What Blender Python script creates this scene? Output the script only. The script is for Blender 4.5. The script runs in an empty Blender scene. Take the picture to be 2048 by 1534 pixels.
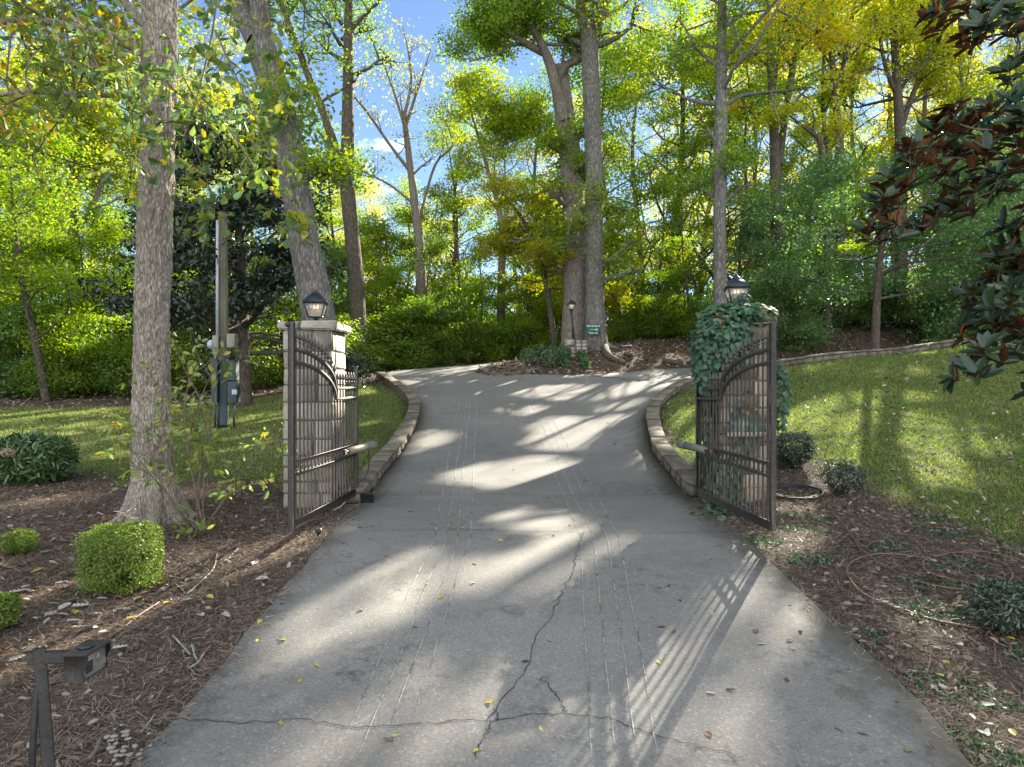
import bpy, math, random
import numpy as np
from mathutils import Vector, Matrix

rng = np.random.default_rng(11)
random.seed(11)
SC = bpy.context.scene
COL = SC.collection
F, CX, HY, CZ = 1370.0, 1024.0, 772.0, 1.7
R = math.radians
ORG = {}


def P(px, py, d):
    return np.array(((px - CX) * d / F, d, CZ - (py - HY) * d / F))


def nrm(v):
    v = np.asarray(v, float)
    return v / (np.linalg.norm(v, axis=-1, keepdims=True) + 1e-9)


# ------------------------------------------------------------------ terrain
TP = []
for y, z, w in ((2, -.66, 2.4), (3.9, -.45, 2.3), (6, -.22, 2.2), (8, -.06, 2.2), (10.7, 0, 2.1), (14.5, .25, 2.2),
                (19, .91, 2.6), (22, 1.5, 3.2), (24.5, 2.0, 3.8)):
    TP += [(-w, y, z), (0, y, z), (w, y, z)]
TP += [(-4.6, 27, 2.25), (-3, 30, 2.5), (-1, 31.5, 2.72), (2, 33.5, 3.05), (.2, 27, 2.5), (3.3, 28, 3.2), (6, 30, 3.5), (8.3, 31, 3.65),
       (5.5, 33, 3.8), (.8, 28.5, 2.8), (6.9, 26, 2.4), (3.5, 25.6, 2.2),
       (6.5, 24.5, 2.15), (8.5, 24.3, 2.3), (12, 25, 2.42), (18, 26.5, 2.8), (24, 28, 3.3),
       (8.49, 21.3, 2.28), (10.9, 22, 2.57), (15.2, 23, 3.03),
       (4, 13, .6), (7, 13, .75), (4.2, 17, 1.1), (8, 17, 1.5), (12, 17, 1.65), (16, 17, 1.8), (6, 9.5, .12), (10, 9.5, .2), (12, 13, .9),
       (4.5, 18, 1.2), (7.5, 19, 1.85), (3.2, 10, .06), (2.8, 4, -.45), (5, 4, -.4), (4, 6, -.18), (7, 6, -.1), (8, 3, -.4),
       (-3, 4, -.52), (-6, 4, -.47), (-3, 6, -.26), (-6, 6, -.2), (-10, 6, -.15), (-3.3, 8.5, -.1), (-5, 9, -.03), (-10, 9, 0),
       (-4, 13, .28), (-8, 13, .25), (-14, 13, .2), (-4, 17, .75), (-8, 17, .62), (-14, 17, .55), (-5.2, 21, 1.35), (-9, 22, 1.17),
       (-16, 22, 1.05), (-22, 22, .9), (-8, 27, 1.75), (-12, 28, 1.65), (-20, 30, 1.6), (-30, 30, 1.6), (-20, 45, 2.3), (-5, 40, 3.1),
       (5, 42, 4.4), (12, 36, 4.7), (20, 36, 6), (30, 36, 7.5), (12, 30, 3.9), (20, 30, 4.7), (30, 30, 5.6), (20, 50, 8.5), (35, 50, 11),
       (0, 60, 5), (-30, 60, 3), (40, 20, 4), (25, 20, 3.2), (25, 10, 1), (40, 5, 0), (-40, 5, -.3), (-40, 20, .8), (0, -8, -1.6),
       (20, -8, -1.5), (-20, -8, -1.6), (60, 70, 16), (0, 110, 9), (-60, 110, 4), (80, 110, 20), (80, 0, 0), (-80, 0, 0)]
TP = np.array(TP, float)


def _k(r2):
    return np.where(r2 > 1e-9, .5 * r2 * np.log(r2 + 1e-12), 0)


_n = len(TP)
_D = ((TP[:, None, :2] - TP[None, :, :2]) ** 2).sum(-1)
_A = np.zeros((_n + 3, _n + 3))
_A[:_n, :_n] = _k(_D) + np.eye(_n) * .12
_A[:_n, _n] = 1
_A[:_n, _n + 1:] = TP[:, :2]
_A[_n, :_n] = 1
_A[_n + 1:, :_n] = TP[:, :2].T
_W = np.linalg.solve(_A, np.concatenate([TP[:, 2], [0, 0, 0]]))


def H(x, y):
    x = np.clip(np.asarray(x, float), -80, 80)
    y = np.clip(np.asarray(y, float), -8, 110)
    sh = x.shape
    q = np.stack([x.ravel(), y.ravel()], -1)
    out = np.empty(len(q))
    for i in range(0, len(q), 20000):
        c = q[i:i + 20000]
        d = ((c[:, None] - TP[None, :, :2]) ** 2).sum(-1)
        out[i:i + 20000] = _k(d) @ _W[:_n] + _W[_n] + c @ _W[_n + 1:]
    return out.reshape(sh)


_ds = np.concatenate([np.arange(2, 40, .04), np.arange(40, 90, .5)])


def G(px, py):
    """world point where the sight line of a pixel meets the ground"""
    x = (px - CX) * _ds / F
    z = CZ - (py - HY) * _ds / F
    g = H(x, _ds)
    i = np.argmax(z <= g) if (z <= g).any() else len(_ds) - 1
    return np.array((x[i], _ds[i], g[i]))


def on(x, y, dz=0):
    return np.array((x, y, float(H(x, y)) + dz))


# ------------------------------------------------------------------ mesh helpers
def mesh_np(name, V, loops, sizes, mat=None, smooth=False, attr=None):
    me = bpy.data.meshes.new(name)
    V = np.asarray(V, np.float32)
    loops = np.asarray(loops, np.int32)
    sizes = np.asarray(sizes, np.int32)
    me.vertices.add(len(V))
    me.vertices.foreach_set('co', V.ravel())
    me.loops.add(len(loops))
    me.loops.foreach_set('vertex_index', loops)
    me.polygons.add(len(sizes))
    st = np.concatenate([[0], np.cumsum(sizes)[:-1]]).astype(np.int32)
    me.polygons.foreach_set('loop_start', st)
    try:
        me.polygons.foreach_set('loop_total', sizes)
    except Exception:
        pass
    if smooth:
        me.polygons.foreach_set('use_smooth', np.ones(len(sizes), bool))
    if attr is not None:
        a = me.attributes.new('rnd', 'FLOAT', 'FACE')
        a.data.foreach_set('value', np.asarray(attr, np.float32))
    me.update(calc_edges=True)
    if mat:
        me.materials.append(mat)
    return me


def link(name, me, parent=None):
    o = bpy.data.objects.new(name, me)
    COL.objects.link(o)
    if parent is not None:
        o.parent = parent
        ORG[o.name] = ORG.get(parent.name, Vector((0, 0, 0)))
    return o


def tag(o, label=None, cat=None, group=None, kind=None):
    if label:
        o['label'] = label
    if cat:
        o['category'] = cat
    if group:
        o['group'] = group
    if kind:
        o['kind'] = kind
    return o


def thing(name, loc, label, cat, group=None):
    o = bpy.data.objects.new(name, None)
    o.empty_display_size = .2
    COL.objects.link(o)
    o.location = Vector(loc)
    ORG[o.name] = Vector(loc)
    return tag(o, label, cat, group)


def smooth_path(pts, m=4):
    pts = np.asarray(pts, float)
    if len(pts) < 3:
        return np.array([pts[0] + (pts[-1] - pts[0]) * t for t in np.linspace(0, 1, m + 1)])
    q = np.vstack([2 * pts[0] - pts[1], pts, 2 * pts[-1] - pts[-2]])
    out = []
    for i in range(1, len(q) - 2):
        p0, p1, p2, p3 = q[i - 1:i + 3]
        for t in np.arange(m) / m:
            out.append(.5 * (2 * p1 + (p2 - p0) * t + (2 * p0 - 5 * p1 + 4 * p2 - p3) * t * t + (3 * p1 - p0 - 3 * p2 + p3) * t ** 3))
    out.append(pts[-1])
    return np.array(out)


class MB:
    def __init__(s):
        s.V, s.L, s.S, s.n = [], [], [], 0

    def add(s, V, faces):
        V = np.asarray(V, float)
        s.V.append(V)
        for f in faces:
            s.L.extend([i + s.n for i in f])
            s.S.append(len(f))
        s.n += len(V)

    def cbox(s, c, size, M=None, ch=.004, jit=0):
        a, b, d = [x / 2 for x in size]
        ch = min(ch, a * .45, b * .45, d * .45)
        V, idx = [], {}
        for sx in (-1, 1):
            for sy in (-1, 1):
                for sz in (-1, 1):
                    j = (rng.random(3) - .5) * 2 * jit if jit else 0
                    idx[(sx, sy, sz)] = len(V)
                    V.append(np.array((sx * a, sy * (b - ch), sz * (d - ch))) + j)
                    V.append(np.array((sx * (a - ch), sy * b, sz * (d - ch))) + j)
                    V.append(np.array((sx * (a - ch), sy * (b - ch), sz * d)) + j)
        g = lambda x, y, z, k: idx[(x, y, z)] + k
        Fs = []
        for sgn in (-1, 1):
            Fs.append([g(sgn, -1, -1, 0), g(sgn, 1, -1, 0), g(sgn, 1, 1, 0), g(sgn, -1, 1, 0)][::sgn])
            Fs.append([g(-1, sgn, -1, 1), g(-1, sgn, 1, 1), g(1, sgn, 1, 1), g(1, sgn, -1, 1)][::sgn])
            Fs.append([g(-1, -1, sgn, 2), g(1, -1, sgn, 2), g(1, 1, sgn, 2), g(-1, 1, sgn, 2)][::sgn])
        for u in (-1, 1):
            for v in (-1, 1):
                Fs.append([g(u, v, -1, 0), g(u, v, -1, 1), g(u, v, 1, 1), g(u, v, 1, 0)])
                Fs.append([g(u, -1, v, 0), g(u, 1, v, 0), g(u, 1, v, 2), g(u, -1, v, 2)])
                Fs.append([g(-1, u, v, 1), g(1, u, v, 1), g(1, u, v, 2), g(-1, u, v, 2)])
                for w in (-1, 1):
                    Fs.append([g(u, v, w, 0), g(u, v, w, 1), g(u, v, w, 2)])
        V = np.array(V)
        if M is not None:
            V = V @ np.asarray(M).T
        s.add(V + np.asarray(c, float), Fs)
        return s

    def bark_tube(s, pts, rad, sides=80, step=.03, depth=.07, fu=15, fz=3.2, seed=1):
        pts = np.asarray(pts, float)
        rad = np.asarray(rad, float)
        d = np.concatenate([[0], np.cumsum(np.linalg.norm(np.diff(pts, axis=0), axis=1))])
        n = int(min(d[-1], 9) / step) + 2
        t = np.concatenate([np.linspace(0, min(d[-1], 9), n), [d[-1]] if d[-1] > 9 else []])
        P_ = np.column_stack([np.interp(t, d, pts[:, k]) for k in range(3)])
        r_ = np.interp(t, d, rad)
        th = np.arange(sides) / sides * 2 * math.pi
        g = np.random.default_rng(seed)
        A, Z = np.meshgrid(th, t)

        def vn(fa, fz_):
            na, nz_ = int(fa), int(t[-1] * fz_) + 3
            T_ = g.random((nz_, na))
            a = A / (2 * math.pi) * na
            z = Z * fz_
            i, j = a.astype(int), z.astype(int)
            fa_, fz2 = a - i, z - j
            fa_, fz2 = fa_ * fa_ * (3 - 2 * fa_), fz2 * fz2 * (3 - 2 * fz2)
            q = lambda jj, ii: T_[np.minimum(jj, nz_ - 1), ii % na]
            return (q(j, i) * (1 - fa_) + q(j, i + 1) * fa_) * (1 - fz2) + (q(j + 1, i) * (1 - fa_) + q(j + 1, i + 1) * fa_) * fz2
        A = (A + .35 * (vn(5, 1.1) - .5)) % (2 * math.pi)
        rid = 1 - np.abs(2 * vn(fu, fz) - 1) ** .7
        h = .6 * rid + .3 * vn(fu * 2, fz * 4) + .25 * vn(4, .7) * 2
        Rr = r_[:, None] * (1 + depth * (h - .6)) 
        T3 = nrm(np.gradient(P_, axis=0))
        u = nrm(np.cross(np.array((0, 1., 0)), T3))
        v = np.cross(T3, u)
        V = P_[:, None] + np.cos(th)[None, :, None] * Rr[..., None] * u[:, None] + np.sin(th)[None, :, None] * Rr[..., None] * v[:, None]
        m = len(P_)
        Fs = [(i * sides + k, i * sides + (k + 1) % sides, (i + 1) * sides + (k + 1) % sides, (i + 1) * sides + k) for i in range(m - 1) for k in range(sides)]
        s.add(V.reshape(-1, 3), Fs)
        return s

    def tube(s, pts, rad, sides=8, caps=True, bump=0):
        pts = np.asarray(pts, float)
        n = len(pts)
        rad = np.broadcast_to(np.asarray(rad, float), (n,))
        T = nrm(np.gradient(pts, axis=0))
        u = np.cross(T[0], (0, 0, 1.) if abs(T[0][2]) < .9 else (1., 0, 0))
        u = nrm(u)
        th = np.arange(sides) / sides * 2 * math.pi
        V = []
        for i in range(n):
            u = nrm(u - T[i] * (u @ T[i]))
            v = np.cross(T[i], u)
            r = rad[i] * np.ones(sides)
            if bump:
                r = r * (1 + bump * (rng.random(sides) - .5))
            V.append(pts[i] + np.outer(np.cos(th) * r, u) + np.outer(np.sin(th) * r, v))
        Fs = []
        for i in range(n - 1):
            for k in range(sides):
                k2 = (k + 1) % sides
                Fs.append((i * sides + k, i * sides + k2, (i + 1) * sides + k2, (i + 1) * sides + k))
        if caps:
            Fs.append(tuple(range(sides))[::-1])
            Fs.append(tuple((n - 1) * sides + k for k in range(sides)))
        s.add(np.vstack(V), Fs)
        return s

    def lathe(s, prof, c, sides=16, M=None, twist=0):
        th = np.arange(sides) / sides * 2 * math.pi + twist
        V = np.vstack([np.stack([np.cos(th) * r, np.sin(th) * r, np.full(sides, z)], -1) for r, z in prof])
        if M is not None:
            V = V @ np.asarray(M).T
        Fs = []
        for i in range(len(prof) - 1):
            for k in range(sides):
                k2 = (k + 1) % sides
                Fs.append((i * sides + k, i * sides + k2, (i + 1) * sides + k2, (i + 1) * sides + k))
        Fs.append(tuple(range(sides))[::-1])
        Fs.append(tuple((len(prof) - 1) * sides + k for k in range(sides)))
        s.add(V + np.asarray(c, float), Fs)
        return s

    def torus(s, c, Rr, r, M=None, n=14, m=6, sz=1.0):
        V, Fs = [], []
        for i in range(n):
            a = i / n * 2 * math.pi
            for j in range(m):
                b = j / m * 2 * math.pi
                rr = Rr + r * math.cos(b)
                V.append((rr * math.cos(a), r * math.sin(b), rr * math.sin(a) * sz))
        V = np.array(V)
        if M is not None:
            V = V @ np.asarray(M).T
        for i in range(n):
            for j in range(m):
                Fs.append((i * m + j, ((i + 1) % n) * m + j, ((i + 1) % n) * m + (j + 1) % m, i * m + (j + 1) % m))
        s.add(V + np.asarray(c, float), Fs)
        return s

    def prism(s, out, t, c=(0, 0, 0), M=None):
        """outline in local x,z ; thickness along local y"""
        n = len(out)
        V = np.array([(x, -t / 2, z) for x, z in out] + [(x, t / 2, z) for x, z in out], float)
        if M is not None:
            V = V @ np.asarray(M).T
        Fs = [tuple(range(n)), tuple(range(n, 2 * n))[::-1]]
        for i in range(n):
            j = (i + 1) % n
            Fs.append((i, i + n, j + n, j)[::-1])
        s.add(V + np.asarray(c, float), Fs)
        return s

    def mesh(s, name, mat, org=(0, 0, 0), smooth=False):
        return mesh_np(name, np.vstack(s.V) - np.asarray(org, float), s.L, s.S, mat, smooth)

    def build(s, name, mat, parent=None, smooth=False):
        org = ORG.get(parent.name, Vector((0, 0, 0))) if parent is not None else (0, 0, 0)
        return link(name, s.mesh(name, mat, tuple(org), smooth), parent)


def rotz(a):
    c, s_ = math.cos(a), math.sin(a)
    return np.array(((c, -s_, 0), (s_, c, 0), (0, 0, 1.)))


AZ, EL_ = R(30), R(28.5)
sv = Vector((math.sin(AZ) * math.cos(EL_), math.cos(AZ) * math.cos(EL_), math.sin(EL_)))


# ------------------------------------------------------------------ materials
def newmat(name):
    m = bpy.data.materials.new(name)
    m.use_nodes = True
    nt = m.node_tree
    b = nt.nodes['Principled BSDF']
    return m, nt, b


def N(nt, t, **kw):
    n = nt.nodes.new(t)
    for k, v in kw.items():
        if k == 'inp':
            for a, b in v.items():
                n.inputs[a].default_value = b
        else:
            setattr(n, k, v)
    return n


def ramp(nt, stops, fac=None, interp='LINEAR'):
    n = nt.nodes.new('ShaderNodeValToRGB')
    n.color_ramp.interpolation = interp
    e = n.color_ramp.elements
    while len(e) < len(stops):
        e.new(.5)
    for i, (p, c) in enumerate(stops):
        e[i].position = p
        c = (c, c, c) if not isinstance(c, (tuple, list)) else c
        e[i].color = (*c, 1)
    if fac is not None:
        nt.links.new(fac, n.inputs[0])
    return n


def coords(nt, scale=(1, 1, 1), rot=(0, 0, 0)):
    tc = N(nt, 'ShaderNodeTexCoord')
    mp = N(nt, 'ShaderNodeMapping')
    mp.inputs['Scale'].default_value = scale
    mp.inputs['Rotation'].default_value = rot
    nt.links.new(tc.outputs['Object'], mp.inputs[0])
    return mp.outputs[0]


def noise(nt, vec, scale, detail=4, rough=.6, dist=0):
    n = N(nt, 'ShaderNodeTexNoise')
    n.inputs['Scale'].default_value = scale
    n.inputs['Detail'].default_value = detail
    n.inputs['Roughness'].default_value = rough
    n.inputs['Distortion'].default_value = dist
    nt.links.new(vec, n.inputs['Vector'])
    return n.outputs['Fac']


def voro(nt, vec, scale, out='Distance', feature='F1'):
    n = N(nt, 'ShaderNodeTexVoronoi', feature=feature)
    n.inputs['Scale'].default_value = scale
    nt.links.new(vec, n.inputs['Vector'])
    return n.outputs[out]


def mixc(nt, fac, a, b, mode='MIX'):
    n = N(nt, 'ShaderNodeMix', data_type='RGBA', blend_type=mode)
    for sock, v in ((n.inputs[0], fac), (n.inputs[6], a), (n.inputs[7], b)):
        if hasattr(v, 'is_linked'):
            nt.links.new(v, sock)
        elif isinstance(v, (int, float)):
            sock.default_value = v
        else:
            sock.default_value = (*v, 1)
    return n.outputs[2]


def bump(nt, bs, h, strength=.5, dist=.02):
    n = N(nt, 'ShaderNodeBump')
    n.inputs['Strength'].default_value = strength
    n.inputs['Distance'].default_value = dist
    nt.links.new(h, n.inputs['Height'])
    nt.links.new(n.outputs[0], bs.inputs['Normal'])


def mat_simple(name, c1, c2=None, scale=8, rough=.6, metal=0, bmp=0, stretch=(1, 1, 1), lo=.35, hi=.65, spec=.5):
    m, nt, b = newmat(name)
    v = coords(nt, stretch)
    f = noise(nt, v, scale, 5)
    r = ramp(nt, [(lo, c1), (hi, c2 or tuple(x * .75 for x in c1))], f)
    nt.links.new(r.outputs[0], b.inputs['Base Color'])
    b.inputs['Roughness'].default_value = rough
    b.inputs['Metallic'].default_value = metal
    b.inputs['Specular IOR Level'].default_value = spec
    if bmp:
        bump(nt, b, noise(nt, v, scale * 4, 6), bmp, .02)
    return m


def mat_leaf(name, stops, trans=.6, gloss=.03, rough=.45):
    m, nt, b = newmat(name)
    nt.nodes.remove(b)
    at = N(nt, 'ShaderNodeAttribute', attribute_name='rnd')
    oi = N(nt, 'ShaderNodeObjectInfo')
    ad = N(nt, 'ShaderNodeMath', operation='MULTIPLY_ADD')
    ad.inputs[1].default_value = .3
    nt.links.new(oi.outputs['Random'], ad.inputs[0])
    sb = N(nt, 'ShaderNodeMath', operation='SUBTRACT')
    sb.inputs[1].default_value = .15
    nt.links.new(at.outputs['Fac'], sb.inputs[0])
    nt.links.new(sb.outputs[0], ad.inputs[2])
    cr = ramp(nt, stops, ad.outputs[0])
    df = N(nt, 'ShaderNodeBsdfDiffuse')
    tr = N(nt, 'ShaderNodeBsdfTranslucent')
    gl = N(nt, 'ShaderNodeBsdfGlossy')
    gl.inputs['Roughness'].default_value = rough
    gl.inputs['Color'].default_value = (.8, .85, .8, 1)
    nt.links.new(cr.outputs[0], df.inputs[0])
    hs = N(nt, 'ShaderNodeHueSaturation')
    hs.inputs['Saturation'].default_value = 1.1
    hs.inputs['Value'].default_value = 1.5
    nt.links.new(cr.outputs[0], hs.inputs['Color'])
    nt.links.new(hs.outputs[0], tr.inputs[0])
    m1 = N(nt, 'ShaderNodeMixShader')
    m1.inputs[0].default_value = trans
    nt.links.new(df.outputs[0], m1.inputs[1])
    nt.links.new(tr.outputs[0], m1.inputs[2])
    m2 = N(nt, 'ShaderNodeMixShader')
    m2.inputs[0].default_value = gloss
    nt.links.new(m1.outputs[0], m2.inputs[1])
    nt.links.new(gl.outputs[0], m2.inputs[2])
    nt.links.new(m2.outputs[0], nt.nodes['Material Output'].inputs[0])
    return m


def mat_bark(name, dark, mid, light, sx=14, sz=2.2, lich=0, bmp=.9):
    m, nt, b = newmat(name)
    v = coords(nt, (sx, sx, sz))
    v2 = coords(nt)
    vo = voro(nt, v, 1.0, feature='DISTANCE_TO_EDGE')
    n1 = noise(nt, v, 1.3, 6, .65, .6)
    mul = N(nt, 'ShaderNodeMath', operation='MULTIPLY_ADD')
    mul.inputs[1].default_value = .9
    nt.links.new(vo, mul.inputs[0])
    nt.links.new(n1, mul.inputs[2])
    cr = ramp(nt, [(.32, dark), (.55, mid), (.85, light)], mul.outputs[0])
    col = cr.outputs[0]
    big = noise(nt, v2, .9, 3)
    col = mixc(nt, ramp(nt, [(.4, 0.), (.7, .45)], big).outputs[0], col, tuple(x * .55 for x in mid))
    if lich:
        l = ramp(nt, [(.58, 0.), (.66, 1.)], noise(nt, v2, 9, 5, .7)).outputs[0]
        g = N(nt, 'ShaderNodeMath', operation='MULTIPLY')
        g.inputs[1].default_value = lich
        nt.links.new(l, g.inputs[0])
        col = mixc(nt, g.outputs[0], col, (.30, .34, .28))
    nt.links.new(col, b.inputs['Base Color'])
    b.inputs['Roughness'].default_value = .9
    b.inputs['Specular IOR Level'].default_value = .2
    bump(nt, b, mul.outputs[0], bmp, .03)
    return m


GREEN = [(0, (.065, .135, .02)), (.4, (.12, .21, .028)), (.75, (.2, .28, .034)), (1, (.32, .33, .04))]
YGREEN = [(0, (.10, .20, .022)), (.4, (.165, .265, .026)), (.75, (.265, .33, .03)), (1, (.45, .36, .03))]
YELLOW = [(0, (.17, .25, .02)), (.35, (.33, .37, .025)), (.75, (.50, .45, .026)), (1, (.58, .36, .03))]
AUTUMN = [(0, (.14, .22, .02)), (.4, (.28, .32, .03)), (.75, (.45, .36, .034)), (1, (.52, .26, .034))]
BLUEG = [(0, (.06, .14, .035)), (.45, (.11, .21, .05)), (.8, (.17, .28, .055)), (1, (.26, .32, .05))]
OLIVE = [(0, (.14, .19, .02)), (.45, (.26, .28, .024)), (.8, (.38, .34, .028)), (1, (.36, .28, .03))]
M_GREEN = mat_leaf('leaf_green', GREEN)
M_YG = mat_leaf('leaf_yellow_green', YGREEN)
M_YEL = mat_leaf('leaf_yellow', YELLOW)
M_AUT = mat_leaf('leaf_autumn', AUTUMN)
M_BLUEG = mat_leaf('leaf_soft_green', BLUEG, gloss=.1)
M_OLIVE = mat_leaf('leaf_olive', OLIVE)
M_NEAROAK = mat_leaf('leaf_near_oak', [(0, (.07, .13, .04)), (.5, (.13, .2, .04)), (.78, (.24, .28, .035)), (.92, (.42, .36, .03)), (1, (.42, .22, .02))], .5, .05, .4)
M_SAP = mat_leaf('leaf_sapling', [(0, (.1, .16, .03)), (.5, (.24, .29, .045)), (.85, (.42, .36, .06)), (1, (.42, .26, .05))], .45, .06, .4)
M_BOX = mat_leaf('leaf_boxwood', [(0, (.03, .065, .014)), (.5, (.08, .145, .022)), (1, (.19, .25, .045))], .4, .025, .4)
M_DARKSHR = mat_leaf('leaf_dark_shrub', [(0, (.02, .035, .018)), (.6, (.035, .06, .028)), (1, (.07, .09, .03))], .25, .1, .4)
M_RHODO = mat_leaf('leaf_rhododendron', [(0, (.03, .07, .02)), (.6, (.06, .12, .03)), (1, (.1, .17, .04))], .25, .07, .35)
M_IVY = mat_leaf('leaf_ivy', [(0, (.03, .07, .038)), (.6, (.055, .115, .064)), (.95, (.1, .17, .1)), (1, (.3, .15, .04))], .2, .025, .4)
M_MAGTOP = mat_leaf('leaf_magnolia_top', [(0, (.010, .026, .012)), (.6, (.02, .042, .02)), (1, (.04, .065, .025))], .05, .035, .22)
M_MAGBOT = mat_leaf('leaf_magnolia_underside', [(0, (.10, .03, .01)), (.6, (.18, .06, .02)), (1, (.26, .10, .035))], .12, .04, .5)
M_MAGFAR = mat_leaf('leaf_magnolia_far', [(0, (.012, .028, .014)), (.55, (.022, .042, .018)), (.85, (.04, .06, .02)), (1, (.10, .05, .015))], .15, .07, .35)
M_ISL = mat_leaf('leaf_young_shrub', [(0, (.02, .08, .014)), (.6, (.035, .12, .02)), (1, (.06, .15, .03))], .35, .1, .4)
M_GRASS = mat_leaf('grass_blade', [(0, (.08, .14, .028)), (.45, (.16, .22, .04)), (.8, (.29, .31, .07)), (1, (.48, .42, .2))], .45, .04, .5)
M_GRASS2 = mat_leaf('pale_grass_blade', [(0, (.09, .14, .038)), (.45, (.17, .215, .06)), (.8, (.31, .31, .105)), (1, (.5, .44, .22))], .4, .02, .5)
M_STRAW = mat_leaf('pine_straw', [(0, (.06, .041, .029)), (.5, (.155, .11, .078)), (.85, (.29, .22, .165)), (1, (.37, .31, .25))], .05, .04, .5)
M_LITTER = mat_leaf('dry_leaf_litter', [(0, (.07, .045, .03)), (.4, (.17, .115, .08)), (.75, (.28, .21, .155)), (1, (.37, .32, .27))], .15, .04, .5)
M_LYEL = mat_leaf('fallen_yellow', [(0, (.4, .3, .05)), (.6, (.5, .4, .08)), (1, (.42, .36, .14))], .2, .05)
M_LBRN = mat_leaf('fallen_brown', [(0, (.1, .05, .03)), (.6, (.2, .11, .06)), (1, (.32, .22, .15))], .15, .05)
M_LPALE = mat_leaf('fallen_pale', [(0, (.28, .26, .22)), (.5, (.38, .35, .31)), (1, (.46, .43, .38))], .15, .05)

B_OAK = mat_bark('bark_oak', (.06, .046, .034), (.26, .215, .165), (.50, .44, .36), 34, 9, .1, 1.0)
B_GREY = mat_bark('bark_grey', (.05, .045, .038), (.12, .108, .093), (.25, .235, .205), 18, 4.0, .6, .9)
B_DARK = mat_bark('bark_dark', (.03, .025, .018), (.075, .06, .045), (.14, .115, .085), 18, 4, .2, .8)
B_PALE = mat_bark('bark_pale', (.07, .055, .042), (.17, .14, .11), (.29, .25, .205), 16, 3.6, .2, .9)
B_TWIG = mat_simple('twig_bark', (.09, .065, .045), (.17, .13, .1), 20, .85)

M_IRON = mat_simple('bronze_black_iron', (.045, .038, .032), (.08, .068, .055), 18, .5, .35, .12)
M_LAMP = mat_simple('black_lamp_metal', (.018, .022, .026), (.03, .034, .038), 25, .4, .3, .08)
M_STONE = None


def mat_stone(name, a, b_, c, stain=(.13, .11, .07)):
    m, nt, b = newmat(name)
    v = coords(nt)
    n1 = noise(nt, v, 3.5, 6, .65)
    n2 = noise(nt, v, 22, 6, .7)
    n3 = noise(nt, v, 1.2, 4)
    geo = N(nt, 'ShaderNodeNewGeometry')
    cr = ramp(nt, [(.3, a), (.5, b_), (.7, c)], n1)
    isl = ramp(nt, [(0, .72), (1, 1.12)], geo.outputs['Random Per Island'])
    col = mixc(nt, 1.0, cr.outputs[0], isl.outputs[0], 'MULTIPLY')
    col = mixc(nt, ramp(nt, [(.55, 0.), (.72, .7)], n3).outputs[0], col, stain)
    col = mixc(nt, ramp(nt, [(.56, 0.), (.68, .6)], n2).outputs[0], col, tuple(x * .5 for x in a))
    nt.links.new(col, b.inputs['Base Color'])
    b.inputs['Roughness'].default_value = .9
    b.inputs['Specular IOR Level'].default_value = .2
    bump(nt, b, n2, .8, .02)
    return m


M_STONE = mat_stone('limestone', (.27, .24, .185), (.37, .335, .265), (.45, .41, .345))
M_STONE2 = mat_stone('warm_limestone', (.29, .23, .16), (.37, .30, .21), (.44, .37, .28))
M_KERB = mat_stone('kerb_stone', (.10, .085, .06), (.17, .145, .108), (.25, .215, .165), (.06, .058, .034))
M_MORTAR = mat_simple('mortar', (.13, .11, .085), (.19, .165, .13), 14, .95)
M_CABLE = mat_simple('black_rubber', (.015, .015, .016), (.03, .03, .03), 20, .5)
M_HOSE = mat_simple('brown_hose', (.13, .07, .045), (.19, .105, .07), 20, .45)


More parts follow.
